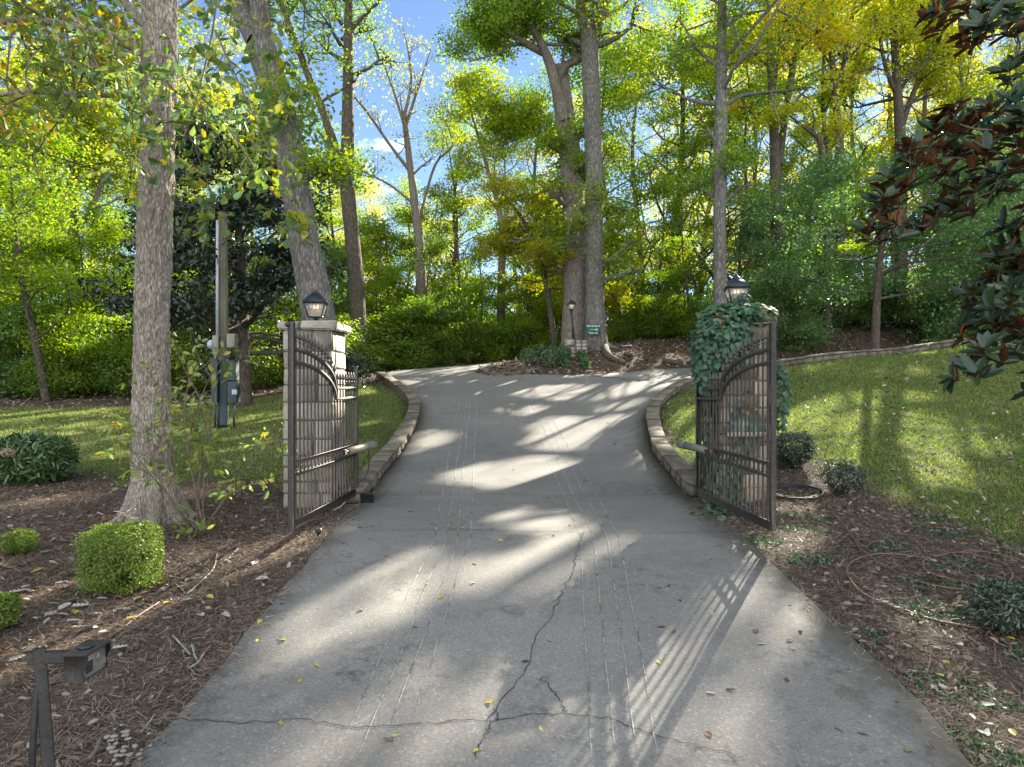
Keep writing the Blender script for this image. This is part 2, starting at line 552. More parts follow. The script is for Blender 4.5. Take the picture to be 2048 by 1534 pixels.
def mat_concrete():
    m, nt, b = newmat('worn_concrete')
    v = coords(nt)
    big = noise(nt, v, .35, 4, .6, .4)
    mid = noise(nt, v, 2.3, 6, .7)
    fine = noise(nt, v, 60, 3, .7)
    agg = voro(nt, v, 75, 'Color')
    sep = N(nt, 'ShaderNodeSeparateColor')
    nt.links.new(agg, sep.inputs[0])
    c = ramp(nt, [(.3, (.155, .148, .134)), (.5, (.212, .202, .18)), (.7, (.268, .254, .224))], big).outputs[0]
    c = mixc(nt, ramp(nt, [(.35, 0.), (.7, .55)], mid).outputs[0], c, (.15, .142, .125))
    spk = ramp(nt, [(0, .62), (.5, 1.), (.9, 1.12), (1, 1.9)], sep.outputs[0]).outputs[0]
    c = mixc(nt, .5, c, spk, 'MULTIPLY')
    c = mixc(nt, ramp(nt, [(.3, .35), (.5, 0.)], fine).outputs[0], c, (.07, .065, .055))
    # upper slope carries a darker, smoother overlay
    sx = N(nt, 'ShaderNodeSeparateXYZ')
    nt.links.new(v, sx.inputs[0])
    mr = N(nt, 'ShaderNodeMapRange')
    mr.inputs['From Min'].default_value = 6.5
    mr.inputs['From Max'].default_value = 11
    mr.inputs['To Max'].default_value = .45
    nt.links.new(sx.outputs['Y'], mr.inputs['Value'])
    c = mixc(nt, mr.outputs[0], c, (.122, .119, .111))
    # dark edge algae on the right-hand side and blotches
    bl = noise(nt, v, 7, 5, .75)
    bl2 = noise(nt, v, .8, 3)
    mm = N(nt, 'ShaderNodeMath', operation='MULTIPLY')
    nt.links.new(ramp(nt, [(.5, 0.), (.66, .75)], bl).outputs[0], mm.inputs[0])
    nt.links.new(ramp(nt, [(.48, 0.), (.62, 1.)], bl2).outputs[0], mm.inputs[1])
    c = mixc(nt, mm.outputs[0], c, (.06, .056, .044))
    rs = noise(nt, v, 1.7, 4, .7, 1.)
    c = mixc(nt, ramp(nt, [(.62, 0.), (.72, .35)], rs).outputs[0], c, (.2, .125, .07))
    ed = N(nt, 'ShaderNodeAttribute', attribute_name='edge')
    e2 = N(nt, 'ShaderNodeMath', operation='MULTIPLY_ADD')
    e2.inputs[1].default_value = .9
    nt.links.new(noise(nt, v, 5, 6, .75), e2.inputs[0])
    nt.links.new(ed.outputs['Fac'], e2.inputs[2])
    c = mixc(nt, ramp(nt, [(.72, 0.), (1.15, .75)], e2.outputs[0]).outputs[0], c, (.075, .07, .05))
    nt.links.new(c, b.inputs['Base Color'])
    b.inputs['Roughness'].default_value = .85
    b.inputs['Specular IOR Level'].default_value = .25
    h = N(nt, 'ShaderNodeMath', operation='ADD')
    nt.links.new(fine, h.inputs[0])
    nt.links.new(sep.outputs[0], h.inputs[1])
    bump(nt, b, h.outputs[0], .3, .005)
    return m


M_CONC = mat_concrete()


def mat_ground():
    m, nt, b = newmat('mulch_and_lawn_soil')
    v = coords(nt)
    n1 = noise(nt, v, 1.1, 5, .65)
    n2 = noise(nt, v, 13, 6, .75)
    n3 = noise(nt, v, 55, 4, .7)
    soil = ramp(nt, [(.3, (.034, .024, .017)), (.5, (.072, .053, .039)), (.7, (.125, .096, .072))], n2).outputs[0]
    soil = mixc(nt, ramp(nt, [(.45, 0.), (.65, .55)], n1).outputs[0], soil, (.12, .085, .06))
    soil = mixc(nt, ramp(nt, [(.6, 0.), (.72, .6)], n3).outputs[0], soil, (.22, .17, .13))
    lawn = ramp(nt, [(.3, (.035, .05, .016)), (.55, (.065, .082, .026)), (.75, (.12, .115, .045))], n2).outputs[0]
    at = N(nt, 'ShaderNodeAttribute', attribute_name='lawn')
    ad = N(nt, 'ShaderNodeMath', operation='ADD')
    nt.links.new(at.outputs['Fac'], ad.inputs[0])
    ns = N(nt, 'ShaderNodeMath', operation='MULTIPLY_ADD')
    ns.inputs[1].default_value = 1.2
    ns.inputs[2].default_value = -.6
    nt.links.new(noise(nt, v, 3.2, 5, .7), ns.inputs[0])
    nt.links.new(ns.outputs[0], ad.inputs[1])
    f = ramp(nt, [(.4, 0.), (.6, 1.)], ad.outputs[0]).outputs[0]
    c = mixc(nt, f, soil, lawn)
    nt.links.new(c, b.inputs['Base Color'])
    b.inputs['Roughness'].default_value = .95
    b.inputs['Specular IOR Level'].default_value = .1
    bump(nt, b, n2, .9, .04)
    return m


# ------------------------------------------------------------------ setting
zo = lambda zx, zy, ox, oy: (zx / 2.921 + ox, zy / 2.921 + oy)
EL = [(225, 1600), (265, 1534), (342, 1454), (424, 1368), (486, 1279), (534, 1228), (575, 1177), (616, 1132), (650, 1088), (681, 1043),
      (722, 1013), (755, 970), (787, 928), (815, 885), (831, 859), (838, 832), (836, 812), (815, 790), (790, 772), (766, 757)]
ER = [(1985, 1600), (1930, 1534), (1861, 1437), (1759, 1338), (1656, 1242), (1560, 1149), (1492, 1084), (1433, 1043), (1388, 1000),
      (1374, 993), (1314, 921), (1297, 870), (1295, 842), (1304, 818), (1331, 794), (1374, 772)]
WL = np.array([G(*p) for p in EL])
WR = np.array([G(*p) for p in ER])
print('edges', WL[0], WL[10], WL[15], WL[-1], WR[0], WR[9], WR[12], WR[-1])


def ribbon(mb, A, B, dz, nx=14, skirt=.12):
    A, B = np.asarray(A), np.asarray(B)
    n = len(A)
    V, Fs = [], []
    for i in range(n):
        t = np.linspace(0, 1, nx)[:, None]
        q = A[i][None, :2] * (1 - t) + B[i][None, :2] * t
        z = H(q[:, 0], q[:, 1]) + dz
        row = np.column_stack([q, z])
        row = np.vstack([row[0] - (0, 0, skirt), row, row[-1] - (0, 0, skirt)])
        V.append(row)
    m = nx + 2
    for i in range(n - 1):
        for k in range(m - 1):
            Fs.append((i * m + k, i * m + k + 1, (i + 1) * m + k + 1, (i + 1) * m + k))
    mb.add(np.vstack(V), Fs)


def resample(pts, n):
    pts = np.asarray(pts, float)[:, :2]
    d = np.concatenate([[0], np.cumsum(np.linalg.norm(np.diff(pts, axis=0), axis=1))])
    t = np.linspace(0, d[-1], n)
    return np.column_stack([np.interp(t, d, pts[:, k]) for k in (0, 1)])


ys = np.concatenate([np.arange(1.2, 22.2, .25)])
XL = np.interp(ys, WL[:, 1], WL[:, 0])
XR = np.interp(ys, WR[:, 1], WR[:, 0])
XL[ys < WL[0, 1]] = WL[0, 0] - (WL[0, 1] - ys[ys < WL[0, 1]]) * .25
XR[ys < WR[0, 1]] = WR[0, 0] + (WR[0, 1] - ys[ys < WR[0, 1]]) * .25
jl = np.array([rng.normal(0, .012) for _ in ys])
mb = MB()
ribbon(mb, np.column_stack([XL + jl, ys]), np.column_stack([XR, ys]), .03)
top_l, top_r = (XL[-1], ys[-1]), (XR[-1], ys[-1])
OUT = [top_l, (WL[-1, 0] - .2, WL[-1, 1]), (-5, 26.8), (-4.6, 29.5), (-3, 32), (0, 33.6), (4, 34.6)]
INN = [top_r, (3.2, 24.9), (-.6, 24.6), (-1.35, 25.6), (-1.1, 27.6), (.3, 29.8), (4, 31.2)]
ribbon(mb, smooth_path(OUT, 6), smooth_path(INN, 6), .024)
RN = [top_r, (5.2, 22.75), (7.2, 23.05), (9.5, 23.4), (14, 24.3), (20, 25.7), (28, 27.5)]
RF = [(.5, 24.75), (3.6, 25.35), (6.8, 25.9), (9.8, 26.5), (14, 27.2), (20, 28.5), (28, 30.5)]
ribbon(mb, smooth_path(RN, 6), smooth_path(RF, 6), .018)
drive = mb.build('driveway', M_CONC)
tag(drive, 'grey concrete driveway climbing between the two open iron gates', kind='structure')


def strip(pts2, w, dz, name, mat, jit=0, sub=6, taper=True):
    q = resample(pts2, max(4, int(len(pts2) * sub)))
    if jit:
        q = q + rng.normal(0, jit, q.shape)
    T = nrm(np.gradient(q, axis=0))
    nn = np.column_stack([-T[:, 1], T[:, 0]])
    ww = w * (.6 + .8 * rng.random(len(q))) if jit else np.full(len(q), w)
    if name == 'saw_cut':
        ww = ww * .75 * (1 + .09 * np.clip(q[:, 1] - 4, 0, 14)) * (.55 + .9 * rng.random(len(q)))
    if taper:
        ww[0] = ww[-1] = w * .2
    a, b = q + nn * ww[:, None] / 2, q - nn * ww[:, None] / 2
    V = np.vstack([np.column_stack([a, H(a[:, 0], a[:, 1]) + .03 + dz]), np.column_stack([b, H(b[:, 0], b[:, 1]) + .03 + dz])])
    n = len(q)
    mb = MB()
    mb.add(V, [(i, i + 1, n + i + 1, n + i) for i in range(n - 1)])
    return mb.build(name, mat, drive)


M_JOINT = mat_simple('dark_joint', (.022, .02, .017), (.05, .045, .038), 6, .95)


def mat_seal():
    m, nt, b = newmat('sawcut_sealant')
    v = coords(nt)
    f = noise(nt, v, 3.2, 4, .8)
    r = ramp(nt, [(.42, (.06, .056, .05)), (.5, (.3, .3, .285)), (.57, (.42, .42, .405)), (.62, (.15, .145, .135)), (.7, (.2, .19, .175))], f)
    nt.links.new(r.outputs[0], b.inputs['Base Color'])
    b.inputs['Roughness'].default_value = .8
    return m


M_SEAL = mat_seal()
gz = lambda L, ox, oy: [G(*zo(a, b, ox, oy)) for a, b in L]
for row, jw in ((1069, .007), (993, .011), (909, .013), (829, .013)):
    y = G(1000, row)[1]
    a, b = np.interp(y, WL[:, 1], WL[:, 0]), np.interp(y, WR[:, 1], WR[:, 0])
    strip([(a + (b - a) * t, y + .05 * math.sin(t * 5)) for t in np.linspace(0.01, .99, 9)], jw, .004, 'joint', M_JOINT, .003, 3)
crk = [[(1440, 180), (1420, 240), (1390, 340), (1385, 400), (1330, 510), (1280, 620), (1265, 680), (1190, 750), (1145, 840), (1125, 940),
        (1080, 1040), (1000, 1130), (920, 1240), (880, 1300)],
       [(1340, 1265), (1300, 1190), (1220, 1080), (1190, 1050)], [(900, 1320), (860, 1400), (825, 1450), (810, 1535)],
       [(935, 1310), (940, 1270), (925, 1245)]]
for c in crk:
    strip(gz(c, 674, 1009), .0075, .006, 'crack', M_JOINT, .009, 5)
strip([G(*p) for p in [(342, 1451), (420, 1458), (480, 1461), (600, 1454), (690, 1465), (760, 1468), (828, 1463), (914, 1456), (982, 1457),
                       (1061, 1444), (1133, 1442), (1215, 1454), (1256, 1468), (1307, 1487), (1372, 1505), (1480, 1530)]], .006, .006, 'crack', M_JOINT, .008, 5)
CUT = [([(720, 880), (690, 1000), (660, 1150), (640, 1300), (610, 1480)], [(600, 20), (570, 220), (500, 370), (400, 600), (320, 780), (230, 980), (90, 1310), (0, 1500)]),
       ([(760, 890), (730, 1060), (700, 1240), (670, 1500)], [(665, 30), (640, 220), (570, 380), (480, 610), (430, 760), (350, 960), (250, 1220), (120, 1530)]),
       ([(780, 890), (760, 1060), (740, 1260), (720, 1490)], [(722, 20), (700, 260), (640, 440), (575, 590), (520, 780), (430, 1020), (340, 1260), (290, 1400)]),
       ([(820, 900), (808, 1060), (800, 1230), (790, 1490)], [(790, 20), (780, 220), (760, 280), (690, 490), (610, 750), (550, 980), (490, 1160), (455, 1290)]),
       ([(1110, 870), (1140, 990), (1200, 1130), (1250, 1270), (1320, 1430)], [(1340, 0), (1380, 100), (1430, 210), (1433, 400), (1440, 660), (1452, 850), (1470, 1120), (1480, 1350), (1490, 1530)]),
       ([(1130, 870), (1160, 960), (1220, 1070), (1280, 1200), (1350, 1370)], [(1410, 30), (1470, 130), (1500, 220), (1525, 450), (1545, 650), (1565, 900), (1590, 1150), (1610, 1350), (1625, 1530)]),
       ([(1160, 870), (1215, 970), (1280, 1100), (1360, 1260), (1440, 1430)], [(1475, 0), (1540, 120), (1580, 210), (1605, 390), (1640, 650), (1680, 920), (1710, 1180), (1740, 1400), (1760, 1530)]),
       ([(1200, 900), (1260, 1000), (1330, 1110), (1400, 1240), (1490, 1400)], [(1540, 0), (1580, 90), (1640, 190), (1670, 330), (1700, 520), (1750, 750), (1790, 970), (1830, 1230), (1850, 1390), (1880, 1530)])]
for a, b in CUT:
    strip(gz(a, 674, 500) + gz(b, 674, 1009), .006, .008, 'saw_cut', M_SEAL, .002, 6)


def poly_sd(px, py, poly):
    """signed distance, inside positive"""
    poly = np.asarray(poly, float)
    ins = np.zeros(px.shape, bool)
    dist = np.full(px.shape, 1e9)
    n = len(poly)
    for i in range(n):
        x1, y1 = poly[i][:2]
        x2, y2 = poly[(i + 1) % n][:2]
        c = ((y1 > py) != (y2 > py)) & (px < (x2 - x1) * (py - y1) / (y2 - y1 + 1e-12) + x1)
        ins ^= c
        dx, dy = x2 - x1, y2 - y1
        t = np.clip(((px - x1) * dx + (py - y1) * dy) / (dx * dx + dy * dy + 1e-12), 0, 1)
        dist = np.minimum(dist, np.hypot(px - x1 - t * dx, py - y1 - t * dy))
    return np.where(ins, dist, -dist)


LLAWN = [(-45, 20.5), (-14, 21.6), (-8.5, 22.4), (-5.6, 24.3)] + [tuple(p[:2] - np.array((.35, 0))) for p in WL[::-1][1:10]] + \
        [tuple(G(*p)[:2]) for p in ((560, 962), (450, 958), (350, 962), (250, 958), (130, 945))] + [(-9.5, 11.6), (-16, 11.4), (-45, 11)]
RLAWN = [tuple(p[:2] + np.array((.45, .1))) for p in WR[9:]] + [(7, 22.6), (8.3, 21.3), (10.9, 22), (15.2, 23), (30, 27), (45, 27), (45, 6.5), (12, 6.6)] + \
        [tuple(G(*p)[:2]) for p in ((2048, 1120), (1900, 1050), (1790, 1000), (1690, 945), (1600, 915), (1470, 925), (1420, 965))]
DRIVE = [tuple(q) for q in np.column_stack([XL, ys])] + [tuple(p[:2]) for p in smooth_path(OUT, 4)] + \
        [tuple(p[:2]) for p in smooth_path(INN, 4)[::-1]] + [tuple(q) for q in np.column_stack([XR, ys])[::-1]]
DRIVE2 = [tuple(p[:2]) for p in smooth_path(RN, 4)] + [tuple(p[:2]) for p in smooth_path(RF, 4)[::-1]]


def zones(x, y):
    dr = np.maximum(poly_sd(x, y, DRIVE), poly_sd(x, y, DRIVE2))
    lw = np.maximum(poly_sd(x, y, LLAWN), poly_sd(x, y, RLAWN))
    return dr, lw


_dv = np.empty(len(drive.data.vertices) * 3, np.float32)
drive.data.vertices.foreach_get('co', _dv)
_dv = _dv.reshape(-1, 3)
_de = np.clip(1 - np.abs(poly_sd(_dv[:, 0].astype(float), _dv[:, 1].astype(float), DRIVE)) / 1.1, 0, 1) ** 1.5
_de = _de * np.where(_dv[:, 0] > 0, 1., .6) * (_dv[:, 1] < 21)
drive.data.attributes.new('edge', 'FLOAT', 'POINT').data.foreach_set('value', (_de * .6).astype(np.float32))


def graded(a, b, fa, fb, fine, far):
    out = list(np.arange(fa, fb, fine))
    s_, p = fine, fb
    while p < b:
        out.append(p)
        s_ = min(s_ * 1.25, far)
        p += s_
    out.append(b)
    s_, p = fine, fa
    pre = []
    while p > a:
        s_ = min(s_ * 1.25, far)
        p -= s_
        pre.append(max(p, a))
    return np.array(pre[::-1] + out)


gx = graded(-260, 260, -12, 14, .2, 20)
gy = graded(-40, 320, 1, 27, .2, 20)
GX, GY = np.meshgrid(gx, gy)
GZ = H(GX, GY)
dr, lw = zones(GX, GY)
amp = np.clip(-dr / .6 - .2, 0, 1) * .03
GZ = GZ + amp * (rng.random(GZ.shape) - .5) - np.clip(dr * .2, 0, .06)
nxg, nyg = len(gx), len(gy)
idx = np.arange(nxg * nyg).reshape(nyg, nxg)
quads = np.stack([idx[:-1, :-1], idx[:-1, 1:], idx[1:, 1:], idx[1:, :-1]], -1).reshape(-1)
me = mesh_np('ground', np.stack([GX, GY, GZ], -1).reshape(-1, 3), quads, np.full(len(quads) // 4, 4), mat_ground(), True)
at = me.attributes.new('lawn', 'FLOAT', 'POINT')
at.data.foreach_set('value', np.clip(.5 + lw / .7, 0, 1).astype(np.float32).ravel())
tag(link('ground', me), 'brown mulch ground and grassy banks rising into the woods', kind='structure')


# ------------------------------------------------------------------ leaf meshes
def tmpl(kind):
    if kind == 'diamond':
        return np.array([(0, 0, 0), (.5, .3, .06), (1, 0, -.02), (.5, -.3, .06)]), [(0, 3, 2, 1)]
    if kind == 'oval':
        return np.array([(0, 0, 0), (1, 0, -.08), (.3, .2, .06), (.72, .2, .03), (.3, -.2, .06), (.72, -.2, .03)]), [(0, 4, 5, 1), (0, 1, 3, 2)]
    if kind == 'lance':
        return np.array([(0, 0, 0), (1, 0, -.12), (.3, .13, .03), (.7, .12, .0), (.3, -.13, .03), (.7, -.12, .0)]), [(0, 4, 5, 1), (0, 1, 3, 2)]
    if kind == 'obov':
        h = [(.12, .05), (.35, .15), (.5, .22), (.62, .27), (.74, .25), (.84, .26), (.93, .15)]
    if kind == 'oak':
        h = [(.14, .04), (.2, .17), (.3, .07), (.42, .27), (.5, .1), (.66, .31), (.7, .12), (.86, .22), (.88, .08)]
    if kind == 'heart':
        h = [(-.06, .16), (.06, .3), (.25, .36), (.5, .3), (.75, .15)]
    if kind in ('obov', 'oak', 'heart'):
        V = [(0, 0, 0), (1, 0, -.06)] + [(a, b, .05 - .2 * b * b) for a, b in h] + [(a, -b, .08) for a, b in h]
        n = len(h)
        return np.array(V), [(0, *range(2 + n, 2 + 2 * n), 1), (0, 1, *range(1 + n, 1, -1))]
    if kind == 'ivy':
        pts = [(0, 0), (-.12, .18), (.06, .5), (.3, .3), (.45, .42), (.62, .3), (.58, .16), (1, 0)]
        V = [(.3, 0, 0)] + [(x, y, -.08 * abs(y)) for x, y in pts] + [(x, -y, -.08 * abs(y)) for x, y in pts[1:-1]]
        return np.array(V), [(0, 1, 2, 3), (0, 3, 4, 5), (0, 5, 6, 7, 8), (0, 10, 9, 1), (0, 12, 11, 10), (0, 8, 14, 13, 12)]
    if kind == 'blade':
        return np.array([(0, .5, 0), (0, -.5, 0), (1, 0, 0)]), [(0, 1, 2)]
    if kind == 'needle':
        return np.array([(0, .5, 0), (0, -.5, 0), (1, -.5, 0), (1, .5, 0)]), [(0, 1, 2, 3)]


def leaf_geo(kind, pos, nor, tan, sc, wid=None, rnd=None):
    TV, TF = tmpl(kind)
    nor = nrm(nor)
    tan = nrm(tan - nor * (tan * nor).sum(-1, keepdims=True))
    bi = np.cross(nor, tan)
    sc = np.broadcast_to(np.asarray(sc, float), (len(pos),))
    wd = sc if wid is None else np.broadcast_to(np.asarray(wid, float), (len(pos),))
    V = pos[:, None] + TV[None, :, 0, None] * (tan * sc[:, None])[:, None] + TV[None, :, 1, None] * (bi * wd[:, None])[:, None] + \
        TV[None, :, 2, None] * (nor * sc[:, None])[:, None]
    k = len(TV)
    base = np.concatenate([np.array(f) for f in TF])
    loops = (np.arange(len(pos))[:, None] * k + base[None]).ravel()
    sizes = np.tile([len(f) for f in TF], len(pos))
    rnd = np.repeat(rng.random(len(pos)) if rnd is None else rnd, len(TF))
    return V.reshape(-1, 3), loops, sizes, rnd


def leaf_obj(name, mat, parent, kind, pos, nor, tan, sc, wid=None, rnd=None, smooth=False):
    V, L, S, A = leaf_geo(kind, pos, nor, tan, sc, wid, rnd)
    org = np.array(tuple(ORG.get(parent.name, (0, 0, 0)))) if parent is not None else np.zeros(3)
    return link(name, mesh_np(name, V - org, L, S, mat, smooth, A), parent)


def rand_dirs(n, bias=(0, 0, 0)):
    return nrm(rng.normal(size=(n, 3)) + np.asarray(bias))


class Tree:
    def __init__(s):
        s.paths, s.cl = [], []

    def stem(s, pts, rad, sides=10, sub=4):
        p = smooth_path(pts, sub)
        r = np.interp(np.linspace(0, 1, len(p)), np.linspace(0, 1, len(rad)), rad)
        s.paths.append((p, r, sides))
        return p, r

    def limb(s, p, d, L, r, lvl, cfg):
        n = 4 if lvl < 1 else 3
        pts, ds = [np.array(p)], []
        d = nrm(d)
        for i in range(n):
            d = nrm(d + rng.normal(0, cfg.get('wob', .2), 3) + np.array((0, 0, cfg['up'][lvl])))
            pts.append(pts[-1] + d * L / n)
            ds.append(d)
        pts = np.array(pts)
        s.paths.append((pts, np.linspace(r, max(r * .35, .004), n + 1), 6 if lvl == 0 else (4 if lvl == 1 else 3)))
        if lvl >= len(cfg['kids']):
            for q in pts[1:]:
                s.cl.append(q)
            return
        k = cfg['kids'][lvl]
        for j in range(k):
            t = rng.uniform(cfg.get('t0', .35), 1) * n
            i = min(int(t), n - 1)
            q = pts[i] + (pts[i + 1] - pts[i]) * (t - i)
            side = rand_dirs(1)[0]
            side[2] *= .6
            s.limb(q, ds[i] * .55 + nrm(side) * .85, L * cfg.get('ratio', .55) * rng.uniform(.7, 1.2), r * .5, lvl + 1, cfg)
        s.cl.append(pts[-1])

    def crown(s, path, rad, z0, z1, n, L, cfg, az=None):
        """limbs along a stem between two fractions of its length"""
        m = len(path)
        for i in range(n):
            t = (z0 + (z1 - z0) * (i + rng.random()) / n) * (m - 1)
            k = min(int(t), m - 2)
            q = path[k] + (path[k + 1] - path[k]) * (t - k)
            a = (i * 2.4 + rng.uniform(-.5, .5)) if az is None else az + rng.normal(0, .6)
            f = 1 - .45 * max(0, (t / (m - 1) - z0) / (z1 - z0 + 1e-6))
            s.limb(q, (math.cos(a), math.sin(a), cfg.get('rise', .5)), L * f * rng.uniform(.75, 1.2), max(rad[k] * .42, .02), 0, cfg)

    def bark(s, name, mat, parent, thin=None):
        mb = MB()
        rads = []
        for i_, (p, r, sd) in enumerate(s.paths):
            if sd >= 14:
                if sd > 30:
                    mb.bark_tube(p, r, 160, .02, .3, 25, 4.6, 3)
                else:
                    mb.bark_tube(p, r, 44, .1, .13, 13, 2.2, 5 + i_)
            else:
                mb.tube(p, r, sd, caps=False)
            rads += [float(np.max(r))] * (len(mb.S) - len(rads))
        o = mb.build(name, mat, parent, True)
        a_ = o.data.attributes.new('rnd', 'FLOAT', 'FACE')
        a_.data.foreach_set('value', np.array(rads, np.float32))
        return o

    def leaves(s, name, mat, parent, per, size, spread=.4, kind='diamond', bias=.5, flat=.45, keep=1.0, droop=0.):
        cl = np.array(s.cl)
        if keep < 1:
            cl = cl[rng.random(len(cl)) < keep]
        c = np.repeat(cl, per, 0)
        n = len(c)
        u = np.repeat(rng.random(len(cl)), per)
        pos = c + rng.normal(size=(n, 3)) * np.array((spread, spread, spread * flat))
        nor = rand_dirs(n, (0, 0, bias))
        tan = rand_dirs(n, (0, 0, -droop))
        return leaf_obj(name, mat, parent, kind, pos, nor, tan, size * rng.uniform(.65, 1.25, n), rnd=np.clip(.68 * u + .32 * rng.random(n), 0, 1))


CFG_T = dict(up=(.10, .06, -.02), kids=(4, 3), ratio=.5, rise=.55)


def pixstem(pts, d0, d1=None):
    """trunk centre line: (px, row, width px) at a real distance"""
    d1 = d0 if d1 is None else d1
    ds = np.linspace(d0, d1, len(pts))
    p = np.array([P(a, b, d) for (a, b, w), d in zip(pts, ds)])
    r = np.array([w / 2 * d / F for (a, b, w), d in zip(pts, ds)])
    return p, r


def custom_tree(name, stems, bark, leaf, label, per=22, size=.16, keep=1., crowns=(), sides=14, cfg=CFG_T, spread=.42, kind='diamond', flare=True, cat='tree', group=None, bias=1.1, branches=None):
    """stems: list of (pixel points, distance[, far distance]); crowns: (stem index, t0, t1, limbs, length)"""
    first = stems[0][0][0]
    base = P(first[0], first[1], stems[0][1])
    g = float(H(base[0], base[1]))
    root = thing(name, (base[0], base[1], g), label, cat, group)
    t = Tree()
    made = []
    for k, st in enumerate(stems):
        p, r = pixstem(*st)
        if k == 0:
            if p[0][2] > g - .3:
                p = np.vstack([[p[0][0], p[0][1], g - .4], p])
                r = np.concatenate([[r[0] * (1.25 if flare else 1)], r])
        made.append(t.stem(p, r, sides if k == 0 else 9))
    for (k, a, b, n, L) in crowns:
        t.crown(made[k][0], made[k][1], a, b, n, L, cfg)
    for b in (branches or []):
        t.limb(*b, cfg)
    t.bark('trunk', bark, root)
    if t.cl and per:
        t.leaves('crown', leaf, root, int(per * 1.15), size * .95, spread, kind, keep=keep, bias=bias)
    return root, t


def limb_at(px, py, d, dirn, L, r=.04, lvl=0):
    return (P(px, py, d), np.array(dirn, float), L, r, lvl)


# ------------------------------------------------------------------ main trees
CFG_S = dict(up=(.08, .03, -.02), kids=(4, 3), ratio=.5, rise=.45)
# island pair
root, t = custom_tree('oak_tree', [([(1190, 700, 50), (1192, 680, 46), (1190, 640, 39), (1188, 500, 34), (1188, 350, 34), (1184, 200, 34), (1180, 110, 33), (1178, 55, 34)], 28.4),
                                   ([(1173, 75, 22), (1160, 0, 18), (1148, -120, 14), (1125, -320, 8)], 28.4, 27.5),
                                   ([(1187, 70, 25), (1205, 20, 20), (1226, -60, 17), (1260, -260, 9)], 28.4, 29.4)],
                      B_GREY, M_YG, 'lichen-grey oak forking high up, green sign on its trunk', 15, .15, spread=.6,
                      crowns=((1, .1, 1, 14, 4.8), (2, .2, 1, 13, 4.6), (0, .86, 1., 3, 3.2), (0, .42, .6, 3, 1.4)), sides=18)
r5 = root
mb = MB()
base = np.array(root.location)
for a, L, r in ((-.4, .8, .13), (-1.1, .6, .12), (-1.7, .5, .13), (-2.4, .5, .12), (3.0, .5, .1), (1.2, .6, .1)):
    pts = []
    for q in np.linspace(0, 1, 6):
        x, y = base[0] + math.cos(a + q * .25) * (.2 + q * L), base[1] + math.sin(a + q * .25) * (.2 + q * L)
        z = float(H(x, y))
        pts.append((x, y, z + .45 * (1 - q) ** 3 + .02))
    mb.tube(pts, np.linspace(r, .04, 6), 8)
mb.build('root_flare', B_GREY, root, True)
mb = MB()
pts = [G(1208, 696), G(1214, 712), G(1228, 722), G(1248, 729)]
mb.tube(smooth_path(np.array(pts) + (0, 0, .06), 3), np.linspace(.2, .09, 10), 9)
mb.build('root', B_DARK, root, True)

custom_tree('broken_oak_tree', [([(1148, 712, 58), (1151, 640, 52), (1152, 560, 48), (1150, 480, 46), (1146, 380, 43), (1138, 280, 40), (1128, 200, 40), (1116, 135, 36)], 29.6),
                                ([(1130, 240, 26), (1112, 170, 22), (1094, 112, 19), (1065, 55, 14), (1030, 15, 12), (1005, -40, 9)], 29.3, 28),
                                ([(1092, 108, 17), (1050, 86, 14), (1010, 60, 11), (970, 18, 7)], 29, 28),
                                ([(1060, 90, 8), (1022, 90, 7), (992, 108, 5), (940, 122, 3)], 29, 27.5),
                                ([(1114, 165, 15), (1132, 132, 16), (1160, 118, 15), (1176, 112, 10)], 29.3, 28.8),
                                ([(1152, 128, 17), (1150, 95, 14), (1148, 70, 5)], 29.2),
                                ([(1124, 138, 7), (1128, 100, 6), (1129, 80, 3)], 29.3)],
            B_PALE, M_YG, 'thick pale oak with a snapped-off top behind the post lamp', 22, .15,
            crowns=((1, .45, 1, 7, 2.6), (2, .2, 1, 8, 2.2), (3, .2, 1, 5, 1.4), (5, .5, 1, 2, .8), (0, .35, .75, 14, 2.0)), sides=18)

custom_tree('leaning_tree', [([(648, 740, 70), (632, 600, 62), (612, 500, 58), (592, 380, 57), (570, 260, 57), (546, 165, 55), (520, 90, 56)], 15.5),
                             ([(516, 85, 46), (485, 25, 42), (450, -50, 38), (390, -200, 30), (330, -420, 18)], 15.5, 17),
                             ([(522, 95, 42), (521, 20, 39), (515, -80, 34), (500, -320, 20)], 15.5, 15)],
            B_GREY, M_YG, 'big grey trunk leaning left behind the lamp of the left stone pillar', 24, .13,
            crowns=((1, .35, 1, 8, 3.2), (2, .35, 1, 8, 3.), (0, .55, .8, 3, 1.2)), sides=20)

custom_tree('forked_tree', [([(718, 690, 34), (712, 560, 30), (704, 470, 28), (693, 360, 28), (688, 250, 24), (686, 140, 22), (684, 60, 20), (690, -60, 16), (700, -250, 9)], 31.5),
                            ([(691, 352, 22), (668, 290, 18), (645, 220, 16), (620, 160, 15), (590, 80, 13), (560, 0, 12), (520, -120, 8)], 31.5, 30),
                            ([(686, 80, 10), (720, 40, 8), (765, -5, 6), (800, -60, 4)], 31.5)],
            B_DARK, M_YG, 'slim dark trunk splitting in two low down, right of the leaning trunk', 20, .14,
            crowns=((0, .62, 1, 9, 2.4), (1, .3, 1, 9, 2.0), (2, .2, 1, 5, 1.4)), keep=.36)

